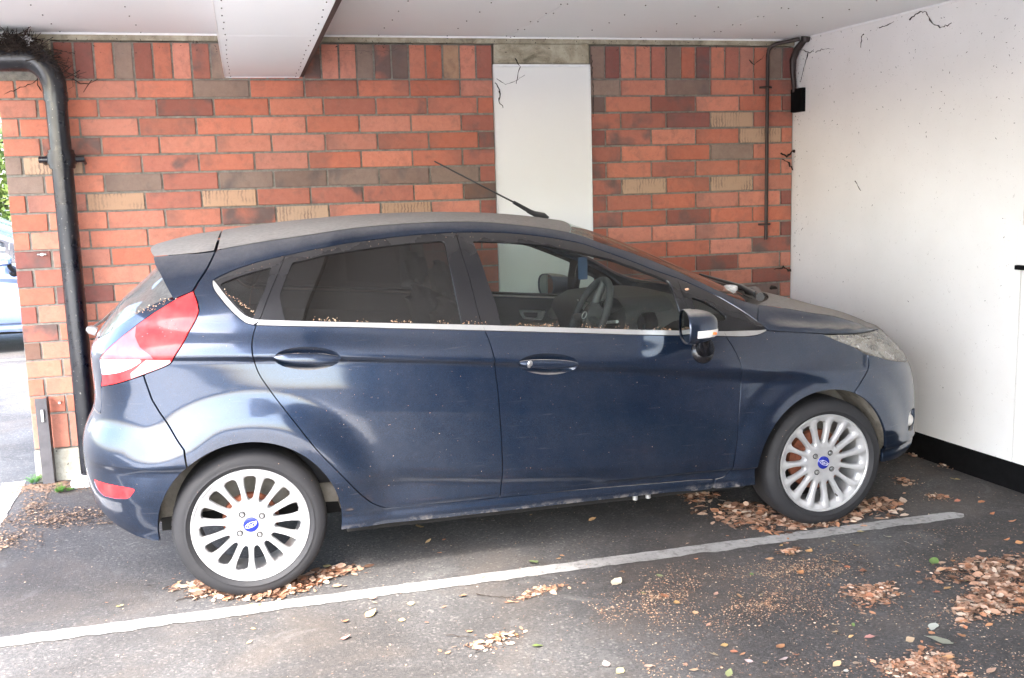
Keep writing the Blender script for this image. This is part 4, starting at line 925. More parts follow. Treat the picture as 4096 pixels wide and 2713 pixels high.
roof = loft_strip(cut(raila, -.036, 1.40), roof_c, 60, 25, 2.3)
part('roof', [roof], 'paint', both=False)
lin = loft_strip(cut(raila, -.036, 1.42), roof_c, 40, 17, 2.4, off=-.035, w=.97); part('headliner', [lin], 'headliner', both=False)
ws_c = spline([(1.505, 1.390), (1.75, 1.30), (2.0, 1.19), (2.25, 1.075), (2.42, .995)])
wsn = cut(raila, 1.405, 2.16)
part('windscreen', [loft_strip(wsn, ws_c, 40, 25, 2.3, off=-.001)], 'screen', both=False)
cowl_c = spline([(2.41, .990), (2.46, .985), (2.53, .998)])
part('cowl_panel', [loft_strip(E2((2.13, 1.032), (2.17, 1.012), (2.207, 1.000)), cowl_c, 8, 21, 2.2, off=-.012)], 'plastic', both=False)
hood_c = spline([(2.50, 1.010), (2.65, .972), (2.80, .925), (2.93, .890), (3.03, .848), (3.09, .81)])
hood = loft_strip(crease, hood_c, 40, 31, 2.6)
part('bonnet', [hood] + flank + mirror(flank), 'paint', both=False)
# hatch glass and roof spoiler
rg_near = np.concatenate([E2((-.120, 1.300), (-.135, 1.240), (-.150, 1.186)), ge[1:]])
rg_c = spline([(-.285, 1.300), (-.39, 1.205), (-.475, 1.135), (-.545, 1.045), (-.575, 1.005)])
rgl = part('rear_window', [loft_strip(rg_near, rg_c, 30, 21, 3.2, off=-.004)], 'rear_screen', tg_o, both=False)
spo_c = spline([(-.052, 1.396), (-.16, 1.385), (-.25, 1.368), (-.338, 1.346)])
spn = cut(raila, -.046, -.209)
top = loft_strip(spn, spo_c, 16, 21, 2.6)
bot = loft_strip(np.concatenate([spn[:-4], spn[-4:]]), spo_c - np.array([0, .02]), 16, 21, 2.6)
lip_a = np.array(top[0]).reshape(16, 21, 3)[-1]; lip_b = lip_a - np.array([-.01, 0, .022]); lip = grid_chunk(np.stack([lip_a, lip_b]), True)
part('spoiler', [top, lip] + cheek + mirror(cheek), 'paint', both=False)
# rear wiper stub on the hatch
part('rear_wiper', tube([(-.575, .60, 1.005), (-.60, .60, 1.017), (-.612, .60, 1.022)], [.018, .019, .010], 12) + tube([(-.60, .60, 1.017), (-.578, .80, 1.025), (-.56, 1.1, 1.04)], .006, 8), 'cabin_silver', tg_o, both=False)
# ---- door handles: a scooped cup and a bar across it
for door, cup in ((rear_door, cup_r), (front_door, cup_f)):
    c = cup.mean(0); ring = cup - c; ch = []
    n = len(cup); V = []; NN = 10; F = []
    for i in range(NN):
        r = 1 - i / (NN - 1) * .98; q = c + ring * r; d = .026 * (1 - r ** 2.2) ** .7
        V.append(chart3(q[:, 0], q[:, 1]) - chart_normal(q[:, 0], q[:, 1]) * d)
    sgn = area2(cup) > 0
    for i in range(NN - 1):
        for j in range(n):
            k = (j + 1) % n; f = (i * n + j, i * n + k, (i + 1) * n + k, (i + 1) * n + j); F.append(f if sgn else f[::-1])
    V = np.concatenate(V); cupc = [(V, F, None)]
    part('handle_cup', cupc, 'paint', door)
    # bar: flattened tapering section following the shoulder
    L = (cup[:, 0].max() - cup[:, 0].min()) / 2; slope = -.092
    ts = np.linspace(-.99, .99, 29); P = []
    for tt in ts:
        hh = .0185 * max(1 - abs(tt) ** 2.6, .02) ** .62; bulge = .012 * max(1 - abs(tt) ** 3, 0) ** .6
        u0 = c[0] + tt * L; z0 = c[1] + .003 + slope * tt * L
        q = chart3(np.array([u0]), np.array([z0])); nn = chart_normal(np.array([c[0]]), np.array([c[1]]))[0]
        a = np.linspace(0, 2 * np.pi, 14, endpoint=False)
        P.append(q[0] + np.outer(hh * np.sin(a), (0, 0, 1)) + np.outer(-.004 + bulge * .7 + (.004 + bulge * .6) * np.cos(a), nn))
    P = np.array(P); P = np.concatenate([P, P[:, :1]], 1); g = grid_chunk(P)
    if (g[2] * (g[0] - P.mean((0, 1)))).sum() < 0: g = grid_chunk(P, True)
    hb = part('handle', [g], 'paint', door)
    if door is front_door:
        part('lock_barrel', dome(c[0] - .66 * L, c[1] + .0045 + .05 * L, .0105, .0105, .003, .0125, 5, 20), 'steel', door)
# ---- door mirror
def mirror_head():
    # rim in the y,z plane, domed forward
    th = np.linspace(0, 2 * np.pi, 40, endpoint=False)
    yc_, zc_ = -.148, .975
    def rim(s, z_in=0):
        c_, s_ = np.cos(th), np.sin(th); k = (np.abs(c_) ** 2.6 + np.abs(s_) ** 2.6) ** (-1 / 2.6)
        return np.stack([yc_ + .094 * s * k * c_, zc_ + .067 * s * k * s_ + .004 * s * c_], 1)
    rows = []
    for x_, s in [(1.742, .93), (1.740, .985), (1.750, 1.0), (1.775, 1.0), (1.80, .975), (1.83, .90), (1.855, .78), (1.872, .60), (1.882, .35), (1.885, .05)]:
        q = rim(s); sh = np.stack([x_ + .020 * (q[:, 0] + .148) / .09 * .9, q[:, 0], q[:, 1]], 1); rows.append(sh)
    P = np.array(rows); return np.concatenate([P, P[:, :1]], 1)
MP = mirror_head()
def outw(P):
    g = grid_chunk(P); c = P.mean((0, 1)); return g if (g[2] * (g[0] - c)).sum() > 0 else grid_chunk(P, True)
mir = part('wing_mirror', [outw(MP[2:])], 'paint', front_door)
part('mirror_bezel', [outw(MP[:4] * 1.0 + (MP[:4] - MP[:4].mean((0, 1))) * .012)], 'black', mir) if False else None
bez = MP[:4].copy(); cen = bez.mean((0, 1)); bez = cen + (bez - cen) * np.array([1.0, 1.02, 1.03])
part('mirror_bezel', [outw(bez)], 'paint', front_door)
gl_ = MP[0][:-1]; gc = gl_.mean(0); nG = len(gl_); Vg = np.concatenate([gc + (gl_ - gc) * .98 + np.array([.004, 0, 0]), [gc + np.array([.004, 0, 0])]])
part('mirror_glass', [(Vg, [(i, (i + 1) % nG, nG) if np.cross(Vg[1] - Vg[0], Vg[nG] - Vg[0])[0] < 0 else ((i + 1) % nG, i, nG) for i in range(nG)], None)], 'mirror', front_door)
# clear side repeater let into the outer face
ind_rows = []
for i in range(3, 7):
    ring = MP[i][:-1]; cc = ring.mean(0); sel = ring[(ring[:, 1] < cc[1] + .02) & (ring[:, 2] < .972)]
    ind_rows.append(sel)
zz_ = np.linspace(.938, .968, 5); II = []
for i in (3, 4, 5, 6, 7):
    ring = MP[i]; cc = ring[:-1].mean(0); row = []
    for z in zz_:
        k = [(j, j + 1) for j in range(len(ring) - 1) if (ring[j, 2] - z) * (ring[j + 1, 2] - z) <= 0 and ring[j, 1] < cc[1]]
        if not k: row.append(np.array([cc[0], cc[1] - .01, z])); continue
        j, j2 = k[0]; f_ = (z - ring[j, 2]) / (ring[j2, 2] - ring[j, 2] + 1e-12); row.append(ring[j] + f_ * (ring[j2] - ring[j]))
    II.append(row)
II = np.array(II); II = II + (II - np.array([1.80, -.13, .955])) * .022
g = grid_chunk(II); g = g if g[2][:, 1].mean() < 0 else grid_chunk(II, True)
part('side_repeater', [g], 'white_lens', front_door)
bo = np.array([1.835, -.2335, .954]); th = np.linspace(0, 2 * np.pi, 13)
part('repeater_bulb', tube([(1.828, -.231, .954), (1.842, -.229, .953)], .0055, 8), 'orange_lens', front_door)
part('mirror_stalk', tube([(1.855, -.10, .935), (1.86, -.085, .905), (1.875, -.06, .880), (1.885, -.035, .862)], [.028, .026, .034, .042], 16), 'black', front_door)
# black mirror foot on the door skin
fo = dome(1.885, .845, .052, .052, .035, .0, 9, 24); part('mirror_foot', fo, 'black', front_door)
# ---- wheels
def disc_poly_wheel():
    """15 spoke face: slots cut out of a disc, spokes crowned"""
    NS = 15; r0, r1 = .074, .2085
    slots = []
    rr = np.concatenate([np.linspace(.086, .176, 12), np.linspace(.180, .1905, 5)])
    def half(r):
        ws = np.interp(r, [.08, .10, .13, .155, .175, .195], [.0195, .0170, .0155, .0185, .0255, .036])
        return np.maximum(r * math.tan(math.pi / NS) - ws / 2, .0022)
    for k in range(NS):
        a = 2 * math.pi * (k + .5) / NS + .12
        h = half(rr); e = np.clip((.1925 - rr) / .010, 0, 1) ** .5; e0 = np.clip((rr - .0835) / .008, 0, 1) ** .5; h = h * np.maximum(e, .12) * np.maximum(e0, .2)
        p = np.concatenate([np.stack([rr, h], 1), np.stack([rr[::-1], -h[::-1]], 1)])
        ca, sa = math.cos(a), math.sin(a)
        slots.append(clean(np.stack([p[:, 0] * ca - p[:, 1] * sa, p[:, 0] * sa + p[:, 1] * ca], 1)))
    t = np.linspace(0, 2 * np.pi, 120, endpoint=False); outer = np.stack([r1 * np.cos(t), r1 * np.sin(t)], 1)
    g = []
    for r in np.linspace(.006, .205, 34):
        m = max(8, int(2 * math.pi * r / .0065)); q = np.linspace(0, 2 * np.pi, m, endpoint=False); g.append(np.stack([r * np.cos(q), r * np.sin(q)], 1))
    g = np.concatenate(g)
    for s in slots:
        s_ = s if area2(s) > 0 else s[::-1]; g = g[~inside(g, offset_poly(s_, -.0016))]
    pts = [tuple(v) for v in outer]; E = [(i, (i + 1) % 120) for i in range(120)]; b = 120
    for s in slots:
        n = len(s); pts += [tuple(v) for v in s]; E += [(b + i, b + (i + 1) % n) for i in range(n)]; b += n
    pts += [tuple(v) for v in g]
    r = delaunay_2d_cdt([Vector(v) for v in pts], E, [], 0, 1e-7)
    V2 = np.array([(v.x, v.y) for v in r[0]]); F = np.array([f[:3] for f in r[2]]); c = V2[F].mean(1); k = np.ones(len(F), bool)
    for s in slots: k &= ~inside(c, s)
    F = F[k]
    def face_y(p):
        rad = np.hypot(p[:, 0], p[:, 1]); an = np.arctan2(p[:, 1], p[:, 0]) - .12
        d = np.abs(((an * NS / (2 * np.pi) + .5) % 1) - .5) * 2 * np.pi / NS * rad      # distance from the spoke centre line
        y = np.interp(rad, [0, .034, .072, .10, .16, .195, .2085], [.012, .012, .010, .010, .003, -.002, .000])
        cr = np.interp(rad, [.07, .09, .15, .19, .2085], [0, .5, .8, .9, 0])
        y = y + cr * (.55 * np.clip(d - .0035, 0, .02))
        return y
    a = V2[F]; ar = (a[:, 1, 0] - a[:, 0, 0]) * (a[:, 2, 1] - a[:, 0, 1]) - (a[:, 1, 1] - a[:, 0, 1]) * (a[:, 2, 0] - a[:, 0, 0]); F[ar < 0] = F[ar < 0][:, ::-1]
    V = np.stack([V2[:, 0], face_y(V2), V2[:, 1]], 1)
    N = vnorm(V, [tuple(f) for f in F]); 
    if N[:, 1].mean() > 0: F = F[:, ::-1]; N = -N
    ch = [(V, [tuple(f) for f in F], N)]
    for s in slots:
        s = s if area2(s) > 0 else s[::-1]
        n = len(s); c_ = s.mean(0); A = np.stack([s[:, 0], face_y(s), s[:, 1]], 1); s2 = c_ + (s - c_) * .86; B = np.stack([s2[:, 0], face_y(s) + .026, s2[:, 1]], 1)
        tan = np.roll(s, -1, 0) - np.roll(s, 1, 0); inn = np.stack([-tan[:, 1], 0 * tan[:, 0], tan[:, 0]], 1); inn /= np.linalg.norm(inn, axis=1, keepdims=True)
        NA = inn * .7 + np.array([0, -.7, 0]); NB = inn
        ch.append((np.concatenate([A, B]), [((i + 1) % n, i, n + i, n + (i + 1) % n)[::-1] for i in range(n)], np.concatenate([NA, NB])))
    return ch
def xz(ch, k): return [(np.asarray(c[0]) * np.array([k, 1, k]), c[1], c[2]) for c in ch]
FACE = xz(disc_poly_wheel(), 1.018)
BARREL = lathe_y([(.2085, .000), (.2120, -.004), (.2175, -.0045), (.2205, .000), (.2205, .008)][::-1], 96) + lathe_y([(.206, .002), (.196, .03), (.190, .08), (.190, .17), (.205, .185)][::-1], 72); BARREL = xz(BARREL, 1.018)
TYRE = lathe_y([(.2165, .006), (.219, -.001), (.226, -.008), (.236, -.0125), (.2375, -.0155), (.2405, -.0155), (.2425, -.0130), (.25, -.0135), (.262, -.012), (.278, -.004), (.289, .008), (.2945, .020), (.2970, .034), (.2975, .05), (.2980, .10), (.2975, .15), (.2945, .178), (.285, .190), (.255, .205), (.215, .190)][::-1], 120, sharp=60)
def reradius(ch):
    out = []
    for c in ch:
        V = np.array(c[0], float); r = np.hypot(V[:, 0], V[:, 2]); k = np.interp(r, [.215, .2205, .30], [.2195, .2245, .2945]) / np.maximum(r, 1e-6); V[:, 0] *= k; V[:, 2] *= k; out.append((V, c[1], c[2] if len(c) > 2 else None))
    return out
TYRE = reradius(TYRE)
def flat_foot(ch):
    out = []
    for c in ch:
        V = np.array(c[0], float); d = np.clip(-.286 - V[:, 2], 0, None)
        V[:, 2] = np.maximum(V[:, 2], -.2925)
        out.append((V, c[1], c[2]))
    return out
def rotY(ch, a):
    c, s = math.cos(a), math.sin(a); Rm = np.array([[c, 0, s], [0, 1, 0], [-s, 0, c]])
    return [(np.asarray(q[0]) @ Rm.T, q[1], None if q[2] is None else np.asarray(q[2]) @ Rm.T) for q in ch]
def shift(ch, d): return [(np.asarray(q[0]) + np.array(d), q[1], q[2] if len(q) > 2 else None) for q in ch]
def tread_blocks():
    """cut shoulder blocks round the tyre"""
    n = 66; V = []; F = []
    for k in range(n):
        a0 = 2 * math.pi * k / n; a1 = a0 + 2 * math.pi / n * .72; b = len(V)
        for (r, y) in ((.2905, .010), (.2985, .030), (.2993, .062)):
            sk = (y - .01) * .6
            V += [(r * math.cos(a0 + sk), y, r * math.sin(a0 + sk)), (r * math.cos(a1 + sk), y, r * math.sin(a1 + sk))]
        F += [(b, b + 2, b + 3, b + 1), (b + 2, b + 4, b + 5, b + 3)]
    return reradius([(np.array(V), F, None)])
def text_mesh(txt, size, shear=.35):
    cu = bpy.data.curves.new('lettering', 'FONT'); cu.body = txt; cu.size = size; cu.shear = shear; cu.align_x = 'CENTER'; cu.align_y = 'CENTER'; cu.extrude = 0
    o = bpy.data.objects.new('lettering', cu); COL.objects.link(o); bpy.context.view_layer.update()
    me = o.evaluated_get(bpy.context.evaluated_depsgraph_get()).to_mesh()
    V = np.array([v.co[:] for v in me.vertices]); F = [tuple(p.vertices) for p in me.polygons]
    o.to_mesh_clear(); bpy.data.objects.remove(o); bpy.data.curves.remove(cu); return V, F
TV, TF = text_mesh('Ford', .0205, .45)
def cap_badge():
    t = np.linspace(0, 2 * np.pi, 40, endpoint=False)
    ch = []
    a = np.stack([.0235 * np.cos(t), 0 * t, .0105 * np.sin(t)], 1); b = np.stack([.0215 * np.cos(t), 0 * t, .0088 * np.sin(t)], 1)
    ch.append((np.concatenate([a, b]), [(i, (i + 1) % 40, 40 + (i + 1) % 40, 40 + i) for i in range(40)], np.repeat([[0, -1.0, 0]], 80, 0)))
    V = np.stack([TV[:, 0], 0 * TV[:, 0], TV[:, 1]], 1); ch.append((V, TF, np.repeat([[0, -1.0, 0]], len(V), 0)))
    return ch
def nut():
    return lathe_y([(0.001, .004), (.0065, .004), (.0072, .005), (.0085, .0115)][::-1], 12, sharp=20)
def make_wheel(cx, spin, capspin, brake_r, mats=None, side=1):
    w = {}
    sh = (cx, .004, HUBZ)
    fin = (lambda c: shift(c, sh)) if side > 0 else (lambda c: mirror(shift(c, sh)))
    root = put('wheel', loc(fin(rotY(BARREL, spin))), M['alloy'], car)
    def sub(n, ch, mat):
        return put(n, loc(fin(ch)), M[mat], root)
    sub('tyre', flat_foot(rotY(TYRE, spin)), 'rubber') if True else None
    sub('tread', flat_foot(rotY(tread_blocks(), spin)), 'rubber')
    sub('spoke_face', rotY(FACE, spin), 'alloy')
    sub('hub_cap', lathe_y([(.001, .0065), (.020, .0068), (.0275, .008), (.0290, .0095), (.0290, .013)][::-1], 40), 'badge')
    sub('badge_lettering', shift(rotY(cap_badge(), capspin), (0, .0058, 0)), 'badge_white')
    for k in range(4):
        a = spin + .55 + k * math.pi / 2; p = (.053 * math.cos(a), 0, .053 * math.sin(a))
        sub('nut_recess', shift(lathe_y([(.0085, .0105), (.0095, .0098), (.0120, .0092), (.0125, .0105)][::-1], 20), p), 'plastic')
        sub('wheel_nut', shift(nut(), p), 'steel')
    sub('brake', lathe_y([(.001, .045), (.06, .045), (.062, .07), (brake_r, .072), (brake_r + .003, .09), (brake_r, .10)][::-1], 48), 'rust')
    v = (.170 * math.cos(-1.15), .02, .170 * math.sin(-1.15))
    sub('valve', tube([v, (v[0] * 1.04, .006, v[2] * 1.04)], .004, 8), 'plastic')
for side in (1, -1):
    make_wheel(0.0, .0 + .06, -.35, .105, side=side)
    make_wheel(WB, .35, .45, .135, side=side)
# wheel housings: a dusty arched liner and an inner wall
for cx in (RAC, FAC):
    t = np.linspace(-.05, math.pi + .05, 40); ys = (.012, .10, .20, .27)
    def _y0(a):
        xx, zz = cx + (AR + .012) * math.cos(a), max(.293 + (AR + .012) * math.sin(a), .24); return float(chart(u_of_x(xx, zz), zz)[1]) + .022
    P = np.array([[(cx + (AR + .012) * math.cos(a), max(y, _y0(a) + i_ * .01), .293 + (AR + .012) * math.sin(a)) for i_, y in enumerate(ys)] for a in t])
    nzz = np.array([[math.sin(a * 7 + y * 20) * .006 for y in ys] for a in t]); P[..., 2] += nzz
    g = grid_chunk(P); cc = np.array([cx, .15, .293]); g = g if (g[2] * (cc - g[0])).sum() > 0 else grid_chunk(P, True)
    wall = np.concatenate([[[cx, .27, .293]], P[:, -1]]); Fw = [(0, i, i + 1) for i in range(1, len(wall) - 1)]
    part('wheel_arch_liner', [g, (wall, Fw, np.repeat([[0, -1.0, 0]], len(wall), 0))], 'liner')
# underside
bm = bmesh.new(); add_box(bm, .37, 2.12, .06, 1.592, .205, .235); add_box(bm, -.36, .37, .34, 1.31, .24, .28); add_box(bm, 2.12, 3.05, .30, 1.352, .21, .26)
add_box(bm, -.35, 2.9, .28, .30, .22, .62); add_box(bm, -.35, 2.9, 1.352, 1.372, .22, .62)
for v in bm.verts: v.co -= Vector(ORG)
bm_put('underbody', bm, M['under'], car)
# ---- cabin
def rb(x0, x1, y0, y1, z0, z1, b=.04):
    bm = bmesh.new(); add_box(bm, x0, x1, y0, y1, z0, z1, b, seg=3)
    for v in bm.verts: v.co -= Vector(ORG)
    return bm
for y0 in (.20, .93):
    bm = rb(.98, 1.45, y0, y0 + .52, .38, .58, .06); me = bm
    b2 = bmesh.ops.create_cube(bm, size=1, matrix=Matrix.Translation(Vector((.97, y0 + .26, .80)) - Vector(ORG)) @ Matrix.Rotation(R(-17), 4, 'Y') @ Matrix.Diagonal((.14, .50, .56, 1)))
    bmesh.ops.bevel(bm, geom=list({e for v in b2['verts'] for e in v.link_edges}), offset=.055, segments=3, affect='EDGES')
    b3 = bmesh.ops.create_cube(bm, size=1, matrix=Matrix.Translation(Vector((.875, y0 + .26, 1.165)) - Vector(ORG)) @ Matrix.Rotation(R(-12), 4, 'Y') @ Matrix.Diagonal((.09, .25, .16, 1)))
    bmesh.ops.bevel(bm, geom=list({e for v in b3['verts'] for e in v.link_edges}), offset=.035, segments=3, affect='EDGES')
    bm_put('front_seat', bm, M['seat'], car, True)
bm = rb(.10, .60, .20, 1.45, .36, .55, .06); add_box(bm, .02 - CX, .16 - CX, .20 - CY, 1.45 - CY, .5, 1.0, .05, seg=3); bm_put('rear_bench', bm, M['seat'], car, True)
# dashboard: lofted across the car
xs = [(1.78, .60), (1.74, .80), (1.70, .88), (1.72, .945), (1.80, .985), (1.95, 1.000), (2.10, 1.000), (2.20, .970), (2.22, .6)]
ys = np.linspace(.09, 1.56, 16); P = np.array([[(x, YC + (y - YC) * (1 - .12 * max(0, min(1, (x - 1.9) / .3))), z - .02 * abs((y - YC) / .75) ** 3 * (z > .9)) for y in ys] for x, z in xs]); g = grid_chunk(P); g = g if g[2][16 * 5:16 * 6, 2].mean() > 0 else grid_chunk(P, True)
dash = put('dashboard', loc([g]), M['cabin'], car)
# hooded dials and round side vents
th = np.linspace(-.2, math.pi + .2, 20); P = np.array([[(x, .455 + .165 * math.cos(a), .955 + .085 * math.sin(a)) for a in th] for x in (1.66, 1.80, 1.90)]); put('instrument_hood', loc([grid_chunk(P), grid_chunk(P, True)]), M['cabin'], dash)
for y_ in (.185, .70):
    for q in shift(lathe_y([(.034, 0), (.046, -.004), (.052, .002), (.054, .03)][::-1], 28), (0, 0, 0)): pass
    rr_ = [( .036, 0.0), (.046, -.006), (.052, .002), (.054, .05)]
    ch = lathe_y(rr_[::-1], 28)
    ch = [(np.stack([c[0][:, 1] * 1.0 + 1.695, c[0][:, 0] + y_, c[0][:, 2] + .945], 1), c[1], np.stack([c[2][:, 1], c[2][:, 0], c[2][:, 2]], 1)) for c in ch]
    put('air_vent', loc(ch), M['cabin_silver'], dash)
P = np.array([[(1.66 + .06 * t_, y_, .98 - .10 * t_) for y_ in (.66, .80, .98)] for t_ in (0, 1, 2)]); put('centre_console', loc([grid_chunk(P), grid_chunk(P, True)]), M['cabin_silver'], dash)
# steering wheel, tilted column
swc = np.array([1.545, .455, .955]); ax = np.array([-.90, 0, .42]); ax /= np.linalg.norm(ax); b_ = np.cross(ax, (0, 1, 0)); b_ /= np.linalg.norm(b_)
th = np.linspace(0, 2 * np.pi, 48); ringp = [swc + .183 * (math.cos(a) * np.array([0, 1., 0]) + math.sin(a) * b_) for a in th]
sw = put('steering_wheel', loc(tube(ringp, .0165, 12, False)), M['seat'], car)
hub = tube([swc - ax * .05, swc - ax * .01, swc + ax * .015, swc + ax * .022], [.055, .078, .070, .03], 24)
put('hub_pad', loc(hub), M['cabin'], sw)
for a in (0.1, math.pi - .1, -math.pi / 2): put('spoke', loc(tube([swc, swc + .18 * (math.cos(a) * np.array([0, 1., 0]) + math.sin(a) * b_)], [.022, .016], 10)), M['cabin'], sw)
ov = [swc + ax * .026 + .024 * math.cos(a) * np.array([0, 1., 0]) + .017 * math.sin(a) * b_ for a in th]; put('hub_emblem_ring', loc(tube(ov, .0022, 6, False)), M['cabin_silver'], sw)
put('column_stalk', loc(tube([swc - ax * .07, swc - ax * .08 + np.array([0, -.17, .03])], .007, 8)), M['cabin_silver'], sw)
# inner door cards and pulls
dc = panel(np.concatenate([cut(ctop, .10, 1.99), cut(dbot, 1.93, .55)]), off=-.075, gap=0, flange=0)
door_card = part('door_trim', [(c[0], [f[::-1] for f in c[1]], -np.asarray(c[2])) for c in dc], 'cabin')
gp = E2((1.515, .900), (1.675, .885), (1.655, .822), (1.545, .835)); gi = round_poly(E2((1.540, .888), (1.632, .880), (1.625, .834), (1.558, .845)), .004)
gr_ = panel(round_poly(gp, .012), [gi], off=-.085, gap=0, flange=.01)
part('door_pull', [(c[0], [f[::-1] for f in c[1]], -np.asarray(c[2])) for c in gr_], 'cabin_silver', door_card)
arm = tube([(1.30, .075, .70), (1.46, .085, .71), (1.60, .080, .73), (1.70, .07, .76)], [.02, .028, .026, .015], 10); part('armrest', arm, 'cabin_grey', door_card)
part('speaker_ring', dome(1.74, .862, .05, .045, -.004, -.079, 5, 24), 'cabin_grey', door_card)
# inner mirror and hanging blue card
put('rear_view_mirror', loc(tube([(1.62, .73, 1.255), (1.62, .92, 1.255)], .03, 12)), M['cabin'], car)
card = box('hanging_card', 1.612 - CX, 1.660 - CX, .80 - CY, .806 - CY, 1.095, 1.205, M['blue_cloth'], None, .004)
card.parent = car; card.rotation_euler = (0, 0, 0)
# wiper arms at the foot of the windscreen
part('wiper', tube([(2.30, .30, 1.035), (2.36, .55, 1.045), (2.33, .95, 1.075)], [.014, .011, .006], 8) + tube([(2.28, .22, 1.030), (2.38, .45, 1.030), (2.36, .50, 1.028)], [.02, .024, .018], 8), 'plastic', both=False)
part('wiper', tube([(2.42, .80, 1.02), (2.38, 1.1, 1.04), (2.30, 1.40, 1.06)], [.014, .011, .006], 8), 'plastic', both=False)
# aerial at the front of the roof
part('aerial', tube([(1.455, .826, 1.392), (1.445, .826, 1.408), (1.40, .826, 1.424), (1.37, .826, 1.439)], [.026, .020, .013, .011], 12) + tube([(1.385, .826, 1.432), (1.30, .826, 1.482)], [.011, .008], 10) + tube([(1.30, .826, 1.482), (.925, .826, 1.682)], [.0042, .0032], 8), 'plastic', both=False)
# dried petal caught on the window edge, mud flap and jacking lugs
part('sill_lug', tube([(1.60, .05, .225), (1.60, .05, .207)], .012, 8) + tube([(1.66, .05, .225), (1.66, .05, .209)], .012, 8), 'cabin_silver', both=False)
# ---------------- drainpipe ----------------
DP = empty('drainpipe', (-.862, 1.955, 0), 'black cast iron drainpipe with a left bend on the brick wall beside the car tail', 'drainpipe')
DO = np.array(DP.location)
def dput(name, ch, mat='pipe'): return put(name, [(np.asarray(c[0]) - DO, c[1], c[2] if len(c) > 2 else None) for c in ch], M[mat], DP)
PX, PY = -.862, 1.955
dput('pipe', tube([(PX, PY, z) for z in np.linspace(.05, 1.735, 12)], .0535, 32))
dput('upper_pipe', tube([(PX, PY, z) for z in np.linspace(1.79, 2.09, 6)], .054, 32))
dput('socket_collar', tube([(PX, PY, z) for z in (1.715, 1.722, 1.738, 1.742, 1.79, 1.794, 1.812, 1.815)], [.058, .066, .066, .072, .072, .066, .066, .056], 32))
dput('socket_collar', tube([(PX, PY, z) for z in (2.062, 2.068, 2.112, 2.116)], [.055, .0605, .0605, .055], 32))
el = [(PX - .13 + .13 * math.cos(a), PY, 2.112 + .175 * math.sin(a)) for a in np.linspace(0, math.pi / 2, 14)]
dput('elbow', tube(el, np.linspace(.058, .072, 14), 32))
dput('branch_pipe', tube([(x, PY, 2.287) for x in np.linspace(PX - .13, -2.2, 8)], .071, 32))
for sx in (-1, 1):
    dput('bracket_ear', tube([(PX + sx * .058, PY, 1.765), (PX + sx * .085, PY + .005, 1.765), (PX + sx * .110, PY + .01, 1.765)], [.020, .017, .019], 10))
    dput('bracket_leg', tube([(PX + sx * .10, PY + .01, 1.765), (PX + sx * .10, WY, 1.745)], .008, 8))
o = box('concrete_pipe_pad', -.955, -.78, 1.83, 2.05, 0, .055, M['kerb'], None, .02, 2); tag(o, 'small pale concrete block at the foot of the black drainpipe', 'concrete block')
# ---------------- nest on the pipe ----------------
rn = random.Random(5)
def twigs(n, fn, r0, r1, l0, l1, seg=4):
    V = []; F = []
    for _ in range(n):
        p = np.array(fn()); d = np.array([rn.gauss(0, 1), rn.gauss(0, .7), rn.gauss(0, .55)]); d /= np.linalg.norm(d); L = rn.uniform(l0, l1); r = rn.uniform(r0, r1)
        b = np.cross(d, (0.3, .2, .9)); b /= np.linalg.norm(b); c = np.cross(d, b); bend = np.array([rn.gauss(0, 1), rn.gauss(0, 1), rn.gauss(0, 1)]) * .25 * L
        n0 = len(V)
        for i in range(seg):
            s = i / (seg - 1); q = p + d * L * (s - .5) + bend * (s - .5) ** 2 * 2; rr = r * (1 - .5 * s)
            for a in (0, 2.1, 4.2): V.append(q + rr * (math.cos(a) * b + math.sin(a) * c))
        for i in range(seg - 1):
            for a in range(3): F.append((n0 + i * 3 + a, n0 + i * 3 + (a + 1) % 3, n0 + i * 3 + 3 + (a + 1) % 3, n0 + i * 3 + 3 + a))
    return (np.array(V), F, None)
NE = empty('bird_nest', (-1.03, 1.95, 2.34), 'dark tangled twig nest with pale feathers on top of the black pipe bend', 'nest')
NO = np.array(NE.location)
def nput(name, ch, mat, kind=None):
    o = put(name, [(np.asarray(c[0]) - NO, c[1], None) for c in ch], M[mat], NE, custom=False)
    if kind: o['kind'] = kind
    return o
def nest_pt():
    while True:
        x = rn.gauss(-1.03, .095); y = rn.gauss(1.93, .05); z = rn.gauss(2.352, .022)
        if x > -1.18 and 1.80 < y < 2.05: return (x, y, min(z - max(0, x + .97) * .75, 2.395))
nput('twigs', [twigs(900, nest_pt, .0012, .003, .04, .12)], 'twig', 'stuff')
bm = bmesh.new(); bmesh.ops.create_icosphere(bm, subdivisions=3, radius=1, matrix=Matrix.Translation((-.01, -.01, -.012)) @ Matrix.Diagonal((.115, .06, .042, 1)))
for v in bm.verts: v.co += Vector((rn.gauss(0, .006), rn.gauss(0, .006), rn.gauss(0, .006)))
bm_put('nest_core', bm, M['twig'], NE, True)
ft = []
for (x, z) in ((-1.10, 2.385), (-.965, 2.375), (-1.085, 2.372), (-.955, 2.36), (-1.115, 2.392)):
    for _ in range(14):
        p = np.array([x + rn.gauss(0, .012), 1.885 + rn.gauss(0, .01), z + rn.gauss(0, .008)]); a = rn.uniform(0, 6.28); d = np.array([math.cos(a), .2, math.sin(a)]) * .014; e = np.array([-math.sin(a), .1, math.cos(a)]) * .004
        ft.append(([p - d, p + e, p + d, p - e], [(0, 1, 2, 3)], None))
nput('feathers', ft, 'feather', 'stuff')
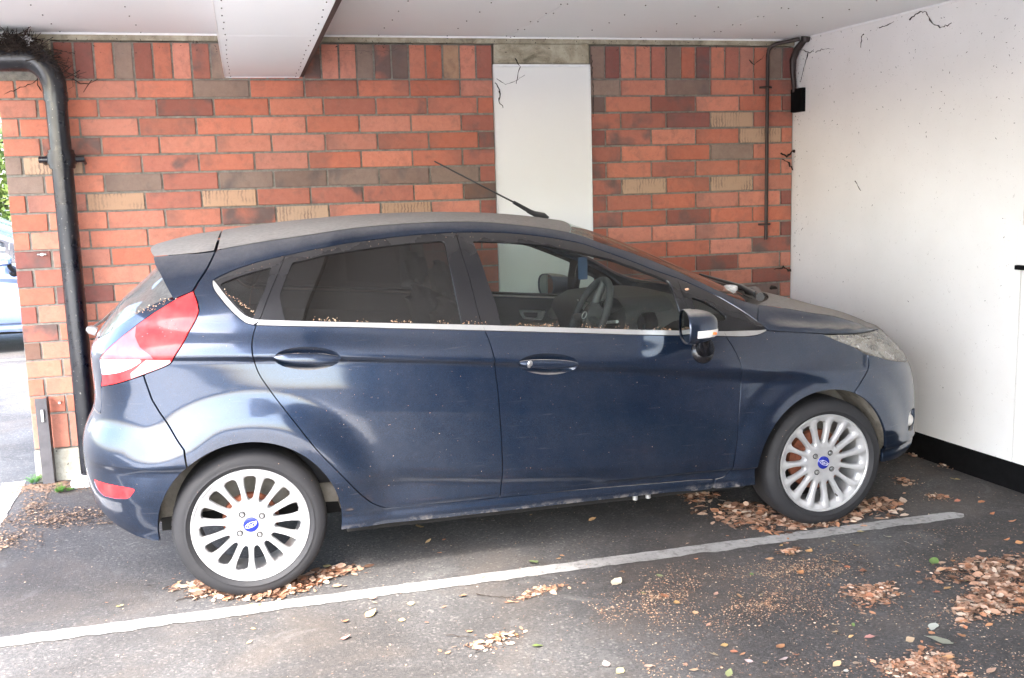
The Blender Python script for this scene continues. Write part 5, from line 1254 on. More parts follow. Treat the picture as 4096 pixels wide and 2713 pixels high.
# hanging roots below the nest and dark dirty cobweb strands on the walls
def strand(name, pts, r, label, cat='cobweb', mat='dirt', group=None, kink=.004):
    kink *= .45; q = []
    for a, b in zip(pts[:-1], pts[1:]):
        a, b = np.array(a, float), np.array(b, float); n = max(2, int(np.linalg.norm(b - a) / .012))
        for i in range(n): q.append(a + (b - a) * i / n + np.array([rn.gauss(0, kink), rn.gauss(0, kink * .3), rn.gauss(0, kink)]))
    q.append(np.array(pts[-1], float)); rr = [r * rn.uniform(.4, 1.5) * (1 - .6 * i / len(q)) for i in range(len(q))]
    return tag(put(name, tube(q, rr, 5), M[mat]), label, cat, group)
def wallp(x, z, d=.008): return (x, WY - d, z)
strand('root_strand', [wallp(-.94, 2.21), wallp(-.985, 2.165), wallp(-1.06, 2.14), wallp(-1.13, 2.11)], .0025, 'long thin dark root trailing left across bricks below the nest', 'root')
strand('root_strand', [wallp(-.955, 2.205), wallp(-.965, 2.16), wallp(-.945, 2.125)], .004, 'short thick dark root hanging under the pipe bend', 'root')
strand('root_strand', [wallp(-.79, 2.19), wallp(-.745, 2.165), wallp(-.70, 2.165), wallp(-.66, 2.19)], .003, 'dark curling root right of the pipe bend at the top of the wall', 'root')
strand('root_strand', [wallp(-.86, 2.33, .1), wallp(-.80, 2.325, .05), wallp(-.765, 2.32)], .0035, 'dark twig poking right out of the nest across an upright brick', 'twig')
# strands by the white panel
strand('cobweb_strand', [wallp(1.54, 2.165), wallp(1.57, 2.10), wallp(1.555, 2.06), wallp(1.58, 2.02)], .005, 'black knotted cobweb strand at the upper left edge of the white panel', kink=.007)
strand('cobweb_strand', [wallp(1.66, 2.305, .02), wallp(1.69, 2.26), wallp(1.665, 2.16)], .003, 'thin black cobweb strand hanging from the lintel on the white panel')
strand('cobweb_strand', [wallp(1.545, 2.19), wallp(1.60, 2.155), wallp(1.65, 2.17), wallp(1.72, 2.21)], .0016, 'faint cobweb thread across the top of the white panel')
strand('cobweb_strand', [wallp(2.14, 2.33), wallp(2.145, 2.2), wallp(2.15, 2.08), wallp(2.145, 1.96)], .003, 'dark cobweb strand down the right edge of the white panel')
# strands on the white side wall
def sidep(y, z, d=.006): return (side_x(y) - d, y, z)
def on_side(px): return px
strand('cobweb_strand', [sidep(1.0, 2.385), sidep(.97, 2.40), sidep(.913, 2.415), sidep(.869, 2.393), sidep(.845, 2.36), sidep(.824, 2.334), sidep(.771, 2.308), sidep(.72, 2.308), sidep(.69, 2.317)], .0045, 'thick mossy black strand curling along the top of the white side wall', kink=.006)
strand('cobweb_strand', [sidep(1.244, 2.379), sidep(1.18, 2.383), sidep(1.125, 2.393)], .004, 'short black strand near the ceiling on the white side wall')
strand('cobweb_strand', [sidep(1.38, 2.362), sidep(1.40, 2.355), sidep(1.40, 2.33), sidep(1.404, 2.292)], .003, 'small black speck strand below the ceiling on the white side wall')
strand('cobweb_strand', [sidep(1.909, 2.331), sidep(1.94, 2.27), sidep(1.988, 2.159)], .0022, 'thin black strand hanging beside the black junction box', kink=.003)
strand('cobweb_strand', [sidep(2.009, 2.366), sidep(1.92, 2.335), sidep(1.83, 2.325), sidep(1.74, 2.332), sidep(1.67, 2.32)], .0022, 'brown cobweb running right from the top of the thick black cable', kink=.007)
strand('cobweb_strand', [sidep(1.426, 1.532), sidep(1.40, 1.51), sidep(1.372, 1.473)], .0025, 'single small black strand in the middle of the white side wall')
strand('cobweb_strand', [(3.50, 2.035, 1.73), (3.47, 2.045, 1.70), (3.42, 2.055, 1.72)], .008, 'dark cobweb clump in the wall corner below the junction box', kink=.012)
strand('cobweb_strand', [(3.50, 2.04, 1.62), (3.47, 2.045, 1.655), (3.43, 2.055, 1.68)], .007, 'second dark cobweb clump in the corner lower down', kink=.012)
strand('cobweb_strand', [(3.50, 2.03, .955), (3.44, 2.04, .985), (3.38, 2.05, .97)], .007, 'dark cobweb clump in the corner just above the bonnet', kink=.012)
strand('cobweb_strand', [wallp(3.19, 2.30), wallp(3.23, 2.275), wallp(3.27, 2.31), wallp(3.30, 2.335)], .003, 'dark cobweb strand on upright bricks left of the thin conduit', kink=.006)
strand('cobweb_strand', [wallp(.975, 2.36), wallp(.94, 2.345), wallp(-.02, 2.34)], .0006, 'fine cobweb thread along the top of the wall')
V = []; F = []
def fleck(p, nrm, s):
    a = rn.uniform(0, 6.28); t1 = np.cross(nrm, (0, 0, 1.0)); t1 /= np.linalg.norm(t1); t2 = np.cross(nrm, t1); d = (math.cos(a) * t1 + math.sin(a) * t2) * s * rn.uniform(.8, 2.2); e = (-math.sin(a) * t1 + math.cos(a) * t2) * s * .45; b = len(V)
    V.extend([p - d, p + e, p + d, p - e, p + nrm * s * .6]); F.extend([(b, b + 1, b + 4), (b + 1, b + 2, b + 4), (b + 2, b + 3, b + 4), (b + 3, b, b + 4)])
nside = np.array([-1.0, -.068, 0]); nside /= np.linalg.norm(nside)
for _ in range(560):
    y = rn.uniform(-.4, 2.05); z = 2.42 - abs(rn.gauss(0, .42)) if rn.random() < .75 else rn.uniform(.3, 2.4)
    if rn.random() < .25: y = 2.05 - abs(rn.gauss(0, .06)); z = rn.uniform(1, 2.4)
    if z > .2: fleck(np.array(sidep(y, z, .001)), nside, rn.choice((.0014, .0018, .0022, .004)))
for _ in range(260):
    x = rn.uniform(XL, XRR); z = rn.gauss(2.385, .03)
    if -.004 < x < .43: continue
    fleck(np.array([x, WY - .0075 - (.01 if XP0 < x < XP1 else 0), min(z, 2.425)]), np.array([0, -1.0, 0]), rn.choice((.002, .003, .005)))
tag(put('cobweb_flecks', [(np.array(V), F, None)], M['dirt'], custom=False), 'scattered dark cobweb flecks over the white side wall and wall top', 'cobweb', kind='stuff')
# ---------------- conduit, cable and box in the corner ----------------
CD = empty('conduit_pipe', (3.309, 2.03, 0), 'thin dark conduit pipe with two clips running down the brick wall near the corner', 'conduit')
cdo = np.array(CD.location)
def cdput(name, ch): return put(name, [(np.asarray(c[0]) - cdo, c[1], c[2]) for c in ch], M['iron'], CD)
cdput('pipe', tube([(3.309, 2.035, 1.17), (3.309, 2.035, 1.6), (3.309, 2.035, 2.0), (3.309, 2.035, 2.33), (3.314, 2.03, 2.362), (3.332, 2.02, 2.386), (3.36, 2.00, 2.396), (3.42, 1.955, 2.405), (3.465, 1.92, 2.413)], .0115, 12))
for z in (2.132, 1.268):
    cdput('pipe_clip', tube([(3.262, 2.052, z), (3.285, 2.035, z), (3.309, 2.022, z), (3.333, 2.035, z), (3.345, 2.052, z)], .007, 8))
CB = empty('junction_box', (side_x(1.997) - .016, 1.997, 2.047), 'black box on the white wall corner fed by a thick black cable from the ceiling', 'junction box')
cbo = np.array(CB.location)
bm = bmesh.new(); add_box(bm, -.014, .0145, -.063, .060, -.074, .074, .003); bm_put('box_body', bm, M['black_paint'], CB).rotation_euler = (0, 0, ang)
put('cable', [(np.asarray(c[0]) - cbo, c[1], c[2]) for c in tube([(3.494, 2.025, 2.10), (3.492, 2.03, 2.16), (3.484, 2.03, 2.22), (3.478, 2.02, 2.30), (3.485, 1.985, 2.36), (3.50, 1.94, 2.40), (3.505, 1.92, 2.428)], [.013, .014, .018, .021, .022, .019, .018], 12)], M['iron'], CB)
put('cable_gland', [(np.asarray(c[0]) - cbo, c[1], c[2]) for c in tube([(3.505, 1.92, 2.395), (3.505, 1.92, 2.405), (3.506, 1.915, 2.4285)], [.022, .029, .030], 10)], M['iron'], CB)
# edge of a small sign at the right hand end of the white wall
SG = empty('wall_sign', (side_x(.187), .187, 1.2), 'pale board with black lower lip at the right edge of the white wall', 'sign')
bm = bmesh.new(); add_box(bm, -.018, -.001, -.50, .0, -.085, .105, .002); bm_put('board', bm, M['panel'], SG).rotation_euler = (0, 0, ang)
bm = bmesh.new(); add_box(bm, -.030, -.001, -.50, .006, -.108, -.0865, .003); bm_put('lower_lip', bm, M['black_paint'], SG).rotation_euler = (0, 0, ang)
# ---------------- steel post at the wall end ----------------
PS = empty('steel_post', (-1.09, 2.0, 0), 'short grey steel angle post against the left end of the brick wall', 'post')
bm = bmesh.new(); add_box(bm, -.030, .030, -.01, -.002, 0, .485, .001); add_box(bm, .0225, .030, -.0015, .055, 0, .485, .001); bm_put('angle', bm, M['post'], PS)
bm = bmesh.new(); add_box(bm, -.004, .012, -.022, -.0105, .355, .425, .002); bm_put('hasp', bm, M['steel'], PS)
bm = bmesh.new(); bmesh.ops.create_cone(bm, cap_ends=True, segments=8, radius1=.009, radius2=.007, depth=.02, matrix=Matrix.Translation((.085, .045, .445)) @ Matrix.Rotation(R(90), 4, 'X')); bm_put('bolt', bm, M['steel'], PS)
# grey wall plug higher on the quoin
o = put('wall_bolt', tube([(-1.045, WY - .012, 1.265), (-1.0, WY - .014, 1.264)], .006, 8) + tube([(-1.02, WY + .01, 1.264), (-1.02, WY - .022, 1.264)], .008, 8), M['steel']); tag(o, 'small grey metal fixing left in a brick beside the drainpipe', 'fixing')
# ---------------- weeds ----------------
def weed(name, x, y, n, h, label):
    V = []; F = []
    for _ in range(n):
        a = rn.uniform(0, 6.28); L = rn.uniform(.4, 1) * h; lean = rn.uniform(.2, .9); d = np.array([math.cos(a), math.sin(a), 0]); s = np.array([-math.sin(a), math.cos(a), 0])
        for k in range(5):
            t_ = .3 + .7 * k / 4; c = np.array([x, y, 0]) + d * L * lean * t_ + np.array([0, 0, L * t_ * (1 - .3 * t_)]); w = .011 * (1.2 - .5 * t_)
            for sg in (-1, 1):
                b = len(V); V.extend([c, c + s * sg * w + d * w * .5, c + s * sg * w * 2.2 + d * w * .2 + np.array([0, 0, .004]), c + s * sg * w - d * w * .5]); F.append((b, b + 1, b + 2, b + 3))
    return tag(put(name, [(np.array(V), F, None)], M['weed'], custom=False), label, 'weed')
weed('weed', -1.17, 2.02, 13, .085, 'bright green weed sprouting at the foot of the grey steel post')
weed('weed', -1.005, 1.80, 8, .06, 'small green weed growing between the steel post and the drainpipe foot')
weed('weed', -.955, 1.815, 4, .035, 'tiny green seedling beside the concrete pipe pad')
# rubble strip at the wall foot
V = []; F = []
for _ in range(900):
    x = rn.uniform(-1.3, -.75); y = 2.02 - abs(rn.gauss(0, .10)); s = rn.choice((.004, .006, .01)); p = np.array([x, y, s * .3]); fleck(p, np.array([0.001, 0, 1.0]), s)
tag(put('wall_foot_dirt', [(np.array(V), F, None)], M['husk_dark'], custom=False), 'dark soil and debris along the foot of the brick wall', 'dirt', kind='stuff')
# ---------------- leaves ----------------
def leaf_mesh(seed):
    r = random.Random(seed); V = [(0, 0, .0)]; F = []; n = 7
    top = []; bot = []; mid = []
    wmax = r.uniform(.24, .40); curl = r.uniform(-.1, .5); fold = r.uniform(.05, .4)
    for i in range(n):
        s = i / (n - 1); w = wmax * math.sin(math.pi * min(s ** .8 * .98 + .01, 1)) * (1 + r.uniform(-.12, .12)); z = curl * (s - .4) ** 2 + .02
        mid.append((s - .5, r.uniform(-.02, .02), z)); top.append((s - .5 + r.uniform(-.02, .02), w, z + fold * w + r.uniform(-.02, .03))); bot.append((s - .5 + r.uniform(-.02, .02), -w, z + fold * w * r.uniform(-.2, 1)))
    V = mid + top + bot
    for i in range(n - 1): F += [(i, i + 1, n + i + 1, n + i), (i + 1, i, 2 * n + i, 2 * n + i + 1)]
    b = len(V); V += [(-.5, .012, .02), (-.5, -.012, .02), (-.82, .03, .05)]; F.append((b, b + 1, b + 2))
    me = bpy.data.meshes.new('fallen_leaf'); me.from_pydata([(x, y, max(z, .002)) for x, y, z in V], [], F); me.polygons.foreach_set('use_smooth', [True] * len(F)); me.materials.append(M['leaf']); return me
LM = [leaf_mesh(k) for k in range(12)]
LC = {'y': [(.48, .30, .13), (.52, .35, .17), (.44, .24, .10)], 'o': [(.38, .17, .08), (.34, .145, .07), (.42, .20, .10)], 't': [(.40, .26, .18), (.35, .22, .145)], 'p': [(.42, .33, .26), (.42, .37, .31)], 'g': [(.17, .22, .09), (.12, .19, .05)], 'b': [(.26, .13, .06)]}
CN = {'y': 'yellow', 'o': 'orange brown', 't': 'dull tan', 'p': 'pale cream', 'g': 'green', 'b': 'dark brown'}
LV = [(3.484,0.385,0.049,'y'),(3.36,0.041,0.038,'o'),(3.266,0.094,0.034,'o'),(3.286,-0.118,0.03,'o'),(3.297,-0.232,0.033,'o'),(3.108,-0.416,0.028,'y'),(3.128,-0.464,0.035,'y'),(2.694,-0.307,0.03,'p'),(2.659,-0.222,0.037,'p'),(2.589,-0.129,0.038,'y'),(2.474,-0.269,0.04,'y'),(2.409,-0.198,0.02,'t'),(2.252,-0.267,0.039,'y'),(2.169,-0.27,0.026,'y'),(2.21,-0.153,0.026,'t'),(2.176,-0.169,0.02,'y'),(2.053,-0.294,0.035,'y'),(2.188,-0.227,0.029,'y'),(2.289,-0.397,0.035,'y'),(2.301,-0.47,0.028,'o'),(2.498,-0.521,0.022,'y'),(2.659,-0.531,0.061,'g'),(2.629,-0.608,0.041,'y'),(2.096,-0.461,0.037,'o'),(2.334,-0.529,0.056,'b'),(1.906,-0.415,0.021,'g'),(2.736,-0.545,0.02,'o'),(2.131,-0.606,0.024,'o'),(1.689,-0.543,0.029,'t'),(1.761,-0.591,0.037,'y'),(1.843,-0.606,0.023,'t'),(1.892,-0.616,0.026,'t'),(2.535,-0.771,0.037,'y'),(2.468,-0.792,0.03,'o'),(2.647,-0.736,0.028,'g'),(2.207,-0.75,0.05,'o'),(2.14,-0.871,0.026,'y'),(1.956,-0.916,0.022,'y'),(2.018,-0.939,0.022,'g'),(1.927,-0.97,0.027,'y'),(1.961,-1.013,0.019,'y'),(2.015,-1.037,0.038,'t'),(2.131,-1.098,0.035,'t'),(2.265,-1.041,0.05,'p'),(2.232,-1.077,0.033,'y'),(2.216,-1.134,0.099,'p'),(2.367,-1.074,0.02,'o'),(2.311,-1.129,0.031,'o'),(2.457,-1.083,0.029,'y'),(1.696,-1.008,0.042,'o'),(1.523,-0.94,0.029,'y'),(1.458,-0.992,0.033,'t'),(1.532,-0.996,0.028,'o'),(1.55,-1.019,0.026,'o'),(1.712,-1.077,0.018,'o'),(1.657,-1.094,0.038,'p'),(1.547,-1.067,0.028,'p'),(1.589,-1.095,0.018,'y'),(1.803,-1.173,0.036,'y'),(1.84,-1.064,0.021,'t'),(1.863,-1.189,0.028,'t'),(1.935,-1.253,0.021,'p'),(2.161,-1.245,0.043,'y'),(2.234,-1.361,0.037,'t'),(2.153,-1.356,0.029,'o'),(1.352,-1.069,0.03,'t'),(1.34,-1.029,0.025,'t'),(1.45,-1.121,0.035,'g'),(1.805,-1.223,0.018,'p'),(1.542,-0.674,0.022,'t'),(1.543,-0.779,0.024,'t'),(1.738,-0.35,0.015,'t'),(1.771,-0.192,0.019,'o'),(2.019,0.014,0.017,'o'),(1.813,-0.015,0.019,'t'),(2.992,0.607,0.02,'p'),(1.278,0.582,0.017,'y'),(1.534,0.425,0.038,'y'),(0.742,0.587,0.041,'y'),(0.747,0.385,0.036,'y'),(0.82,0.385,0.02,'o'),(0.769,0.228,0.022,'o'),(0.4,0.151,0.025,'t'),(1.258,0.027,0.022,'y'),(1.233,-0.003,0.022,'y'),(0.887,-0.099,0.018,'y'),(1.122,-0.007,0.055,'g'),(1.374,-0.319,0.056,'p'),(1.557,-0.312,0.03,'g'),(1.642,-0.211,0.018,'t'),(0.566,-0.261,0.028,'y'),(0.768,-0.254,0.032,'o'),(0.682,-0.328,0.02,'o'),(0.433,-0.166,0.029,'t'),(0.436,-0.207,0.023,'t'),(0.41,-0.307,0.048,'y'),(0.314,-0.34,0.025,'o'),(0.512,-0.397,0.025,'y'),(0.594,-0.446,0.016,'o'),(0.728,-0.565,0.027,'y'),(0.875,-0.646,0.018,'y'),(0.82,-0.626,0.037,'y'),(0.783,-0.631,0.021,'t'),(0.73,-0.66,0.023,'y'),(0.924,-0.747,0.036,'g'),(0.622,-0.704,0.023,'o'),(1.274,-0.536,0.019,'t'),(1.513,-0.571,0.031,'y'),(1.497,-0.5,0.037,'o'),(0.301,-0.478,0.035,'t'),(1.099,-0.946,0.035,'p'),(1.124,-1.005,0.034,'y'),(1.225,-1.002,0.03,'t'),(0.85,0.656,0.014,'y'),(1.433,-0.222,0.027,'o'),(1.431,-0.449,0.02,'g'),(1.085,0.375,0.02,'p'),(0.341,-0.007,0.024,'t'),(0.332,-0.093,0.018,'t'),(-0.507,0.074,0.028,'y'),(-0.561,0.128,0.014,'o'),(-0.013,-0.298,0.017,'y'),(-0.027,-0.406,0.024,'t'),(0.292,0.226,0.038,'y'),(-0.299,0.254,0.019,'y'),(0.314,0.002,0.036,'t'),(0.015,0.096,0.037,'o'),(-1.282,1.83,0.022,'o')]
uniq = {(2.659, -.531): 'green leaf with curled edge on bare tarmac right of the brown crumpled leaf', (2.334, -.529): 'dark brown crumpled leaf with a long stalk on the right foreground tarmac', (2.216, -1.134): 'largest pale dried leaf lying long and narrow in the right foreground',
        (1.374, -.319): 'large pale whitish green leaf below the worn white line', (1.557, -.312): 'small bright green leaf right of the large pale leaf', (1.122, -.007): 'crumpled pale green leaf on the far edge of the white line', (.924, -.747): 'pale green leaf in the middle foreground', (2.535, -.771): 'green leaf at the left edge of the right hand leaf heap'}
_cl = Vector((.0601, -3.8424, 1.5544))
def pix(x, y, z=0.0):
    d = Vector((x, y, z)) - _cl; k = d.dot(_f); return 512 + 1000.25 * d.dot(_r2) / k, 339 - 1000.25 * d.dot(_u2) / k
LMK = [('the big brown leaf heap at the right edge', 2.78, -.80), ('the flat brown litter patch', 2.23, -.72), ('the litter heap at the bottom edge', 2.05, -1.28), ('the front wheel', 2.47, .0), ('the leaf heap left of the front wheel', 2.22, .22), ('the far end of the white line', 3.17, -.07),
       ('the dark brown crumpled leaf', 2.334, -.529), ('the largest pale dried leaf', 2.216, -1.134), ('the large pale leaf below the line', 1.374, -.319), ('the brown leaf scraps in the middle foreground', .79, -.66), ('the brown stalk litter below the line', 1.0, -.31), ('the rear wheel', .0, .02),
       ('the crumpled green leaf on the line', 1.122, -.007), ('the leaf clump by the front bumper', 3.22, .30), ('the black wall base clump', 3.59, .8), ('the pale green leaf in the middle foreground', .924, -.747), ('the middle of the sill', 1.1, .6), ('the rear bumper', -.4, .5)]
made = {}
rows_ = []
for (x, y, L, c) in LV:
    px, py = pix(x, y); best = None
    for n_, lx, ly in LMK:
        if (x, y) == (lx, ly): continue
        qx, qy = pix(lx, ly); dd = math.hypot(px - qx, (py - qy) * 1.6)
        if best is None or dd < best[0]: best = (dd, n_, px - qx, (py - qy) * 1.6)
    dd, n_, dx, dy = best
    rel = ('right of' if dx > 0 else 'left of') if abs(dx) > abs(dy) else ('below' if dy > 0 else 'above')
    dist = 'just ' if dd < 28 else ('a little ' if dd < 62 else 'well ')
    size = 'tiny' if L < .022 else ('small' if L < .030 else ('medium' if L < .040 else 'big'))
    rows_.append((size, CN[c], dist + rel + ' ' + n_))
from collections import Counter
cnt = Counter(rows_); pre = {}
for rw, k in cnt.items():
    ids = sorted([i for i, r_ in enumerate(rows_) if r_ == rw], key=lambda i: pix(LV[i][0], LV[i][1])[0])
    for q, i in enumerate(ids): pre[i] = '' if k == 1 else (('leftmost ', 'rightmost ') if k == 2 else (('leftmost ', 'middle ', 'rightmost ') if k == 3 else ('leftmost ', 'left-centre ', 'right-centre ', 'rightmost ') + ('farthest right ',) * k))[q]
for i_, ((x, y, L, c), rw) in enumerate(zip(LV, rows_)):
    o = bpy.data.objects.new('fallen_leaf', LM[rn.randrange(12)]); L *= 1.06
    o.location = (x, y, .006); o.scale = (L, L, L); o.rotation_euler = (rn.gauss(0, .16), rn.gauss(0, .16), rn.choice((0, math.pi)) + rn.gauss(0, .55))
    o.color = (*[v * rn.uniform(.85, 1.12) for v in rn.choice(LC[c])], 1); COL.objects.link(o)
    lab = uniq.get((x, y)) or pre[i_] + '%s %s leaf %s' % rw
    tag(o, lab, 'leaf', 'fallen leaves scattered over the tarmac')
def heap(name, pts_fn, n, s0, s1, zmax, label, mat='litter', flat=.6, cat='leaf litter'):
    V = []; F = []; T = []; crumbs = int(n * 1.3) if s1 > .012 else 0
    for i_ in range(n + crumbs):
        x, y, k = pts_fn(); s = rn.uniform(s0 * .7, s1 * 1.25) if i_ < n else rn.uniform(.0022, .006)
        if i_ >= n: x += rn.gauss(0, .018); y += rn.gauss(0, .018); k *= .3
        a = rn.uniform(0, 6.28); tilt = rn.gauss(0, flat); z = .005 + rn.random() ** 1.6 * zmax * k
        d = np.array([math.cos(a), math.sin(a), 0]); e = np.array([-math.sin(a) * math.cos(tilt), math.cos(a) * math.cos(tilt), math.sin(tilt)]); up_ = np.cross(d, e); tone = rn.random()
        p = np.array([x, y, z]); b = len(V); w = rn.uniform(.3, .55); cu = rn.uniform(-.1, .35) * s
        V += [p - d * s, p + e * s * w - d * s * .3 + up_ * cu * .5, p + e * s * w * .9 + d * s * .45 + up_ * cu * .5, p + d * s + up_ * cu, p - e * s * w * .9 + d * s * .4 + up_ * cu * .3, p - e * s * w - d * s * .35]
        F += [(b, b + 1, b + 5), (b + 1, b + 2, b + 4, b + 5), (b + 2, b + 3, b + 4)]; T += [tone] * 3
    V = np.array(V); lo = V[:, 2] < .0045; V[lo, 2] = .0045
    me = bpy.data.meshes.new(name); me.from_pydata(V.tolist(), [], F); at = me.attributes.new('tone', 'FLOAT', 'FACE'); at.data.foreach_set('value', T); me.materials.append(M[mat])
    o = bpy.data.objects.new(name, me); COL.objects.link(o); return tag(o, label, cat, kind='stuff')
def blob(cx, cy, rx, ry, rot=0, pw=.75):
    def f():
        a = rn.uniform(0, 6.28); r = rn.random() ** pw * (1 + .30 * math.sin(3 * a + cx * 9) + .2 * math.sin(5 * a + cy * 17)); r = r * (1.0 if rn.random() < .86 else rn.uniform(1.0, 1.9)); x = rx * r * math.cos(a); y = ry * r * math.sin(a); r = min(r, 1)
        return cx + x * math.cos(rot) - y * math.sin(rot), cy + x * math.sin(rot) + y * math.cos(rot), 1 - r * r
    return f
def multi(*fs):
    return lambda: rn.choice(fs)()
heap('leaf_heap', multi(blob(2.25, .27, .17, .16, -.6), blob(2.21, .20, .13, .22, .3), blob(2.35, .06, .17, .06, -.3)), 520, .010, .026, .045, 'heap of dry leaves against the left side of the front wheel')
heap('leaf_heap', multi(blob(2.80, .13, .19, .11, .1), blob(2.62, .08, .12, .05, .2), blob(2.90, .15, .10, .09, .3)), 330, .010, .026, .030, 'scatter of dry leaves on the right of the front wheel')
heap('leaf_heap', multi(blob(2.49, .015, .16, .035, .05), blob(2.42, .05, .08, .05, 0)), 130, .010, .026, .025, 'line of dry leaves under the front edge of the front wheel')
heap('leaf_heap', multi(blob(-.21, .16, .12, .08, -.6), blob(-.10, .06, .16, .05, -.35), blob(.02, .02, .12, .035, .1)), 300, .008, .022, .022, 'dry leaves piled under the rear wheel on the bumper side')
heap('leaf_heap', multi(blob(.20, .09, .17, .08, .45), blob(.12, .02, .15, .045, .25), blob(.32, .15, .08, .05, .3)), 330, .009, .024, .025, 'dry leaves piled on the sill side of the rear wheel')
heap('leaf_heap', multi(blob(2.14, .58, .10, .07, -.4)), 170, .008, .02, .02, 'leaf scraps in the shadow under the sill behind the front wheel')
heap('leaf_heap', multi(blob(2.82, -.70, .22, .16, .25, .6), blob(2.62, -.92, .20, .11, .3, .6), blob(2.90, -.95, .22, .13, .2, .6)), 1900, .006, .019, .020, 'big brown leaf litter heap at the right edge of the foreground')
heap('leaf_heap', multi(blob(2.22, -.73, .10, .10, -.3, .55), blob(2.26, -.70, .09, .05, .3, .55)), 620, .004, .012, .006, 'flat patch of brown litter left of the big leaf heap')
heap('leaf_heap', multi(blob(2.05, -1.28, .13, .10, .2, .6)), 560, .005, .014, .012, 'brown litter heap at the bottom edge of the picture')
for (x, y, rx, ry, n, lb) in ((3.235, .44, .05, .07, 60, 'small leaf clump on tarmac between the front bumper and wall'), (3.215, .18, .055, .05, 60, 'dark leaf clump nearest the end of the white line'), (3.59, .86, .05, .04, 40, 'little leaf clump against the black wall base in the corner'), (3.60, .62, .05, .04, 25, 'tiny leaf scatter halfway along the black wall base'), (1.05, -.31, .12, .03, 90, 'brown stalk litter just below the white line'), (.79, -.66, .11, .05, 70, 'brown leaf scraps in the middle foreground'), (2.18, -.24, .06, .03, 60, 'small brown litter patch below the line near the front wheel')):
    heap('leaf_clump', blob(x, y, rx, ry, .3), n, .006, .016, .010, lb)
def wide(x0, x1, y0, y1, dens):
    def f():
        while True:
            x = rn.uniform(x0, x1); y = rn.uniform(y0, y1)
            v = math.sin(x * 7.3 + y * 4.1) * math.sin(y * 9.7 - x * 3.1) * .5 + .5
            if rn.random() < v ** 1.5 * dens + .06: return x, y, .2
    return f
heap('seed_husks', multi(wide(1.2, 3.3, -1.5, -.2, 1), wide(1.2, 3.3, -1.5, -.2, 1), wide(1.2, 2.6, -1.5, -.3, 1), wide(1.2, 3.3, -1.5, -.2, 1), blob(1.45, -.50, .26, .16, .5), blob(1.82, -.68, .30, .14, .4), blob(2.1, -.42, .3, .12)), 9000, .0018, .0042, .003, 'fine brown seed husks scattered over the right foreground tarmac', 'husk', .3, 'seed husks')
heap('seed_husks', multi(blob(-.95, 1.28, .30, .10, -.25), blob(-.88, 1.35, .28, .16, -.3), blob(-1.08, 1.55, .10, .22), blob(-1.1, 1.05, .15, .2)), 3000, .003, .008, .008, 'dark seed husks drifted on the tarmac behind the rear bumper', 'husk_dark', .4, 'seed husks')
heap('seed_husks', multi(wide(-1.3, 1.4, -1.2, .6, .5), wide(1.0, 3.6, -.1, 1.2, .4)), 1500, .0016, .0036, .003, 'sparse tan seed husks on the tarmac round the car', 'husk', .3, 'seed husks')
# seed husks caught on the car itself
V = []; T = []; F = []
def on_car(u, z, s, off=.001):
    p = chart3(np.array([u]), np.array([z]))[0]; n = chart_normal(np.array([u]), np.array([z]))[0]; p = p + n * off; a = rn.uniform(0, 6.28)
    t1 = np.cross(n, (0, 0, 1.0)); t1 /= np.linalg.norm(t1); t2 = np.cross(n, t1); d = (math.cos(a) * t1 + math.sin(a) * t2) * s; e = (-math.sin(a) * t1 + math.cos(a) * t2) * s * .55; b = len(V)
    V.extend([p - d, p + e + n * s * .3, p + d, p - e]); F.append((b, b + 1, b + 2, b + 3)); T.append(rn.random())
for _ in range(330):
    u = rn.uniform(.2, 1.80); z = float(np.interp(u, ctop[:, 0], ctop[:, 1])) + abs(rn.gauss(0, .007)) + .002
    if math.sin(u * 23) + math.sin(u * 41 + 1) > -.3: on_car(u, z, rn.uniform(.0018, .0042), .001)
for _ in range(40):
    s = rn.random(); u = -.02 + .085 * s; on_car(u + rn.gauss(0, .004), 1.185 - 1.05 * (u + .02) + rn.gauss(.012, .004), rn.uniform(.002, .0035))
for _ in range(260): on_car(rn.uniform(-.2, 2.7), rn.uniform(.35, 1.05), rn.uniform(.0008, .0022))
for _ in range(60): u = rn.uniform(-.02, 1.9); on_car(u, float(np.interp(u, railb[:, 0], railb[:, 1])) - rn.uniform(.0, .03), rn.uniform(.0012, .0028))
for _ in range(50): s = rn.random(); on_car(-.152 - .1 * s + rn.gauss(0, .008), 1.18 - .55 * .1 * s + rn.gauss(0, .006), rn.uniform(.002, .004))
me = bpy.data.meshes.new('seed_husks'); me.from_pydata([tuple(v) for v in V], [], F); at = me.attributes.new('tone', 'FLOAT', 'FACE'); at.data.foreach_set('value', T); me.materials.append(M['husk'])
o = bpy.data.objects.new('seed_husks', me); COL.objects.link(o); tag(o, 'tan seed husks caught on the dusty car along its window sills', 'seed husks', kind='stuff')
# scrap of white leaf at the wiper, peach petal on the A pillar
def scrap(name, p, s, mat, label, cat):
    bm = bmesh.new(); bmesh.ops.create_icosphere(bm, subdivisions=2, radius=s)
    for v in bm.verts: v.co = Vector((v.co.x * 1.2, v.co.y, v.co.z * .6)) * rn.uniform(.65, 1.25)
    return tag(bm_put(name, bm, M[mat], None, False, p), label, cat)
scrap('leaf_scrap', (2.235, .42, 1.055), .032, 'paper', 'crumpled pale scrap lying at the foot of the windscreen by the wiper', 'scrap')
q = chart3(np.array([1.873]), np.array([1.097]))[0]; scrap('dry_petal', (q[0], q[1] - .004, q[2]), .0085, 'leaf_pink', 'small peach coloured petal stuck on the black pillar trim above the door mirror', 'petal')
scrap('ivy_scrap', (2.98, 1.35, .935), .02, 'dirt', 'little dark clump of debris on the far side of the bonnet', 'debris')
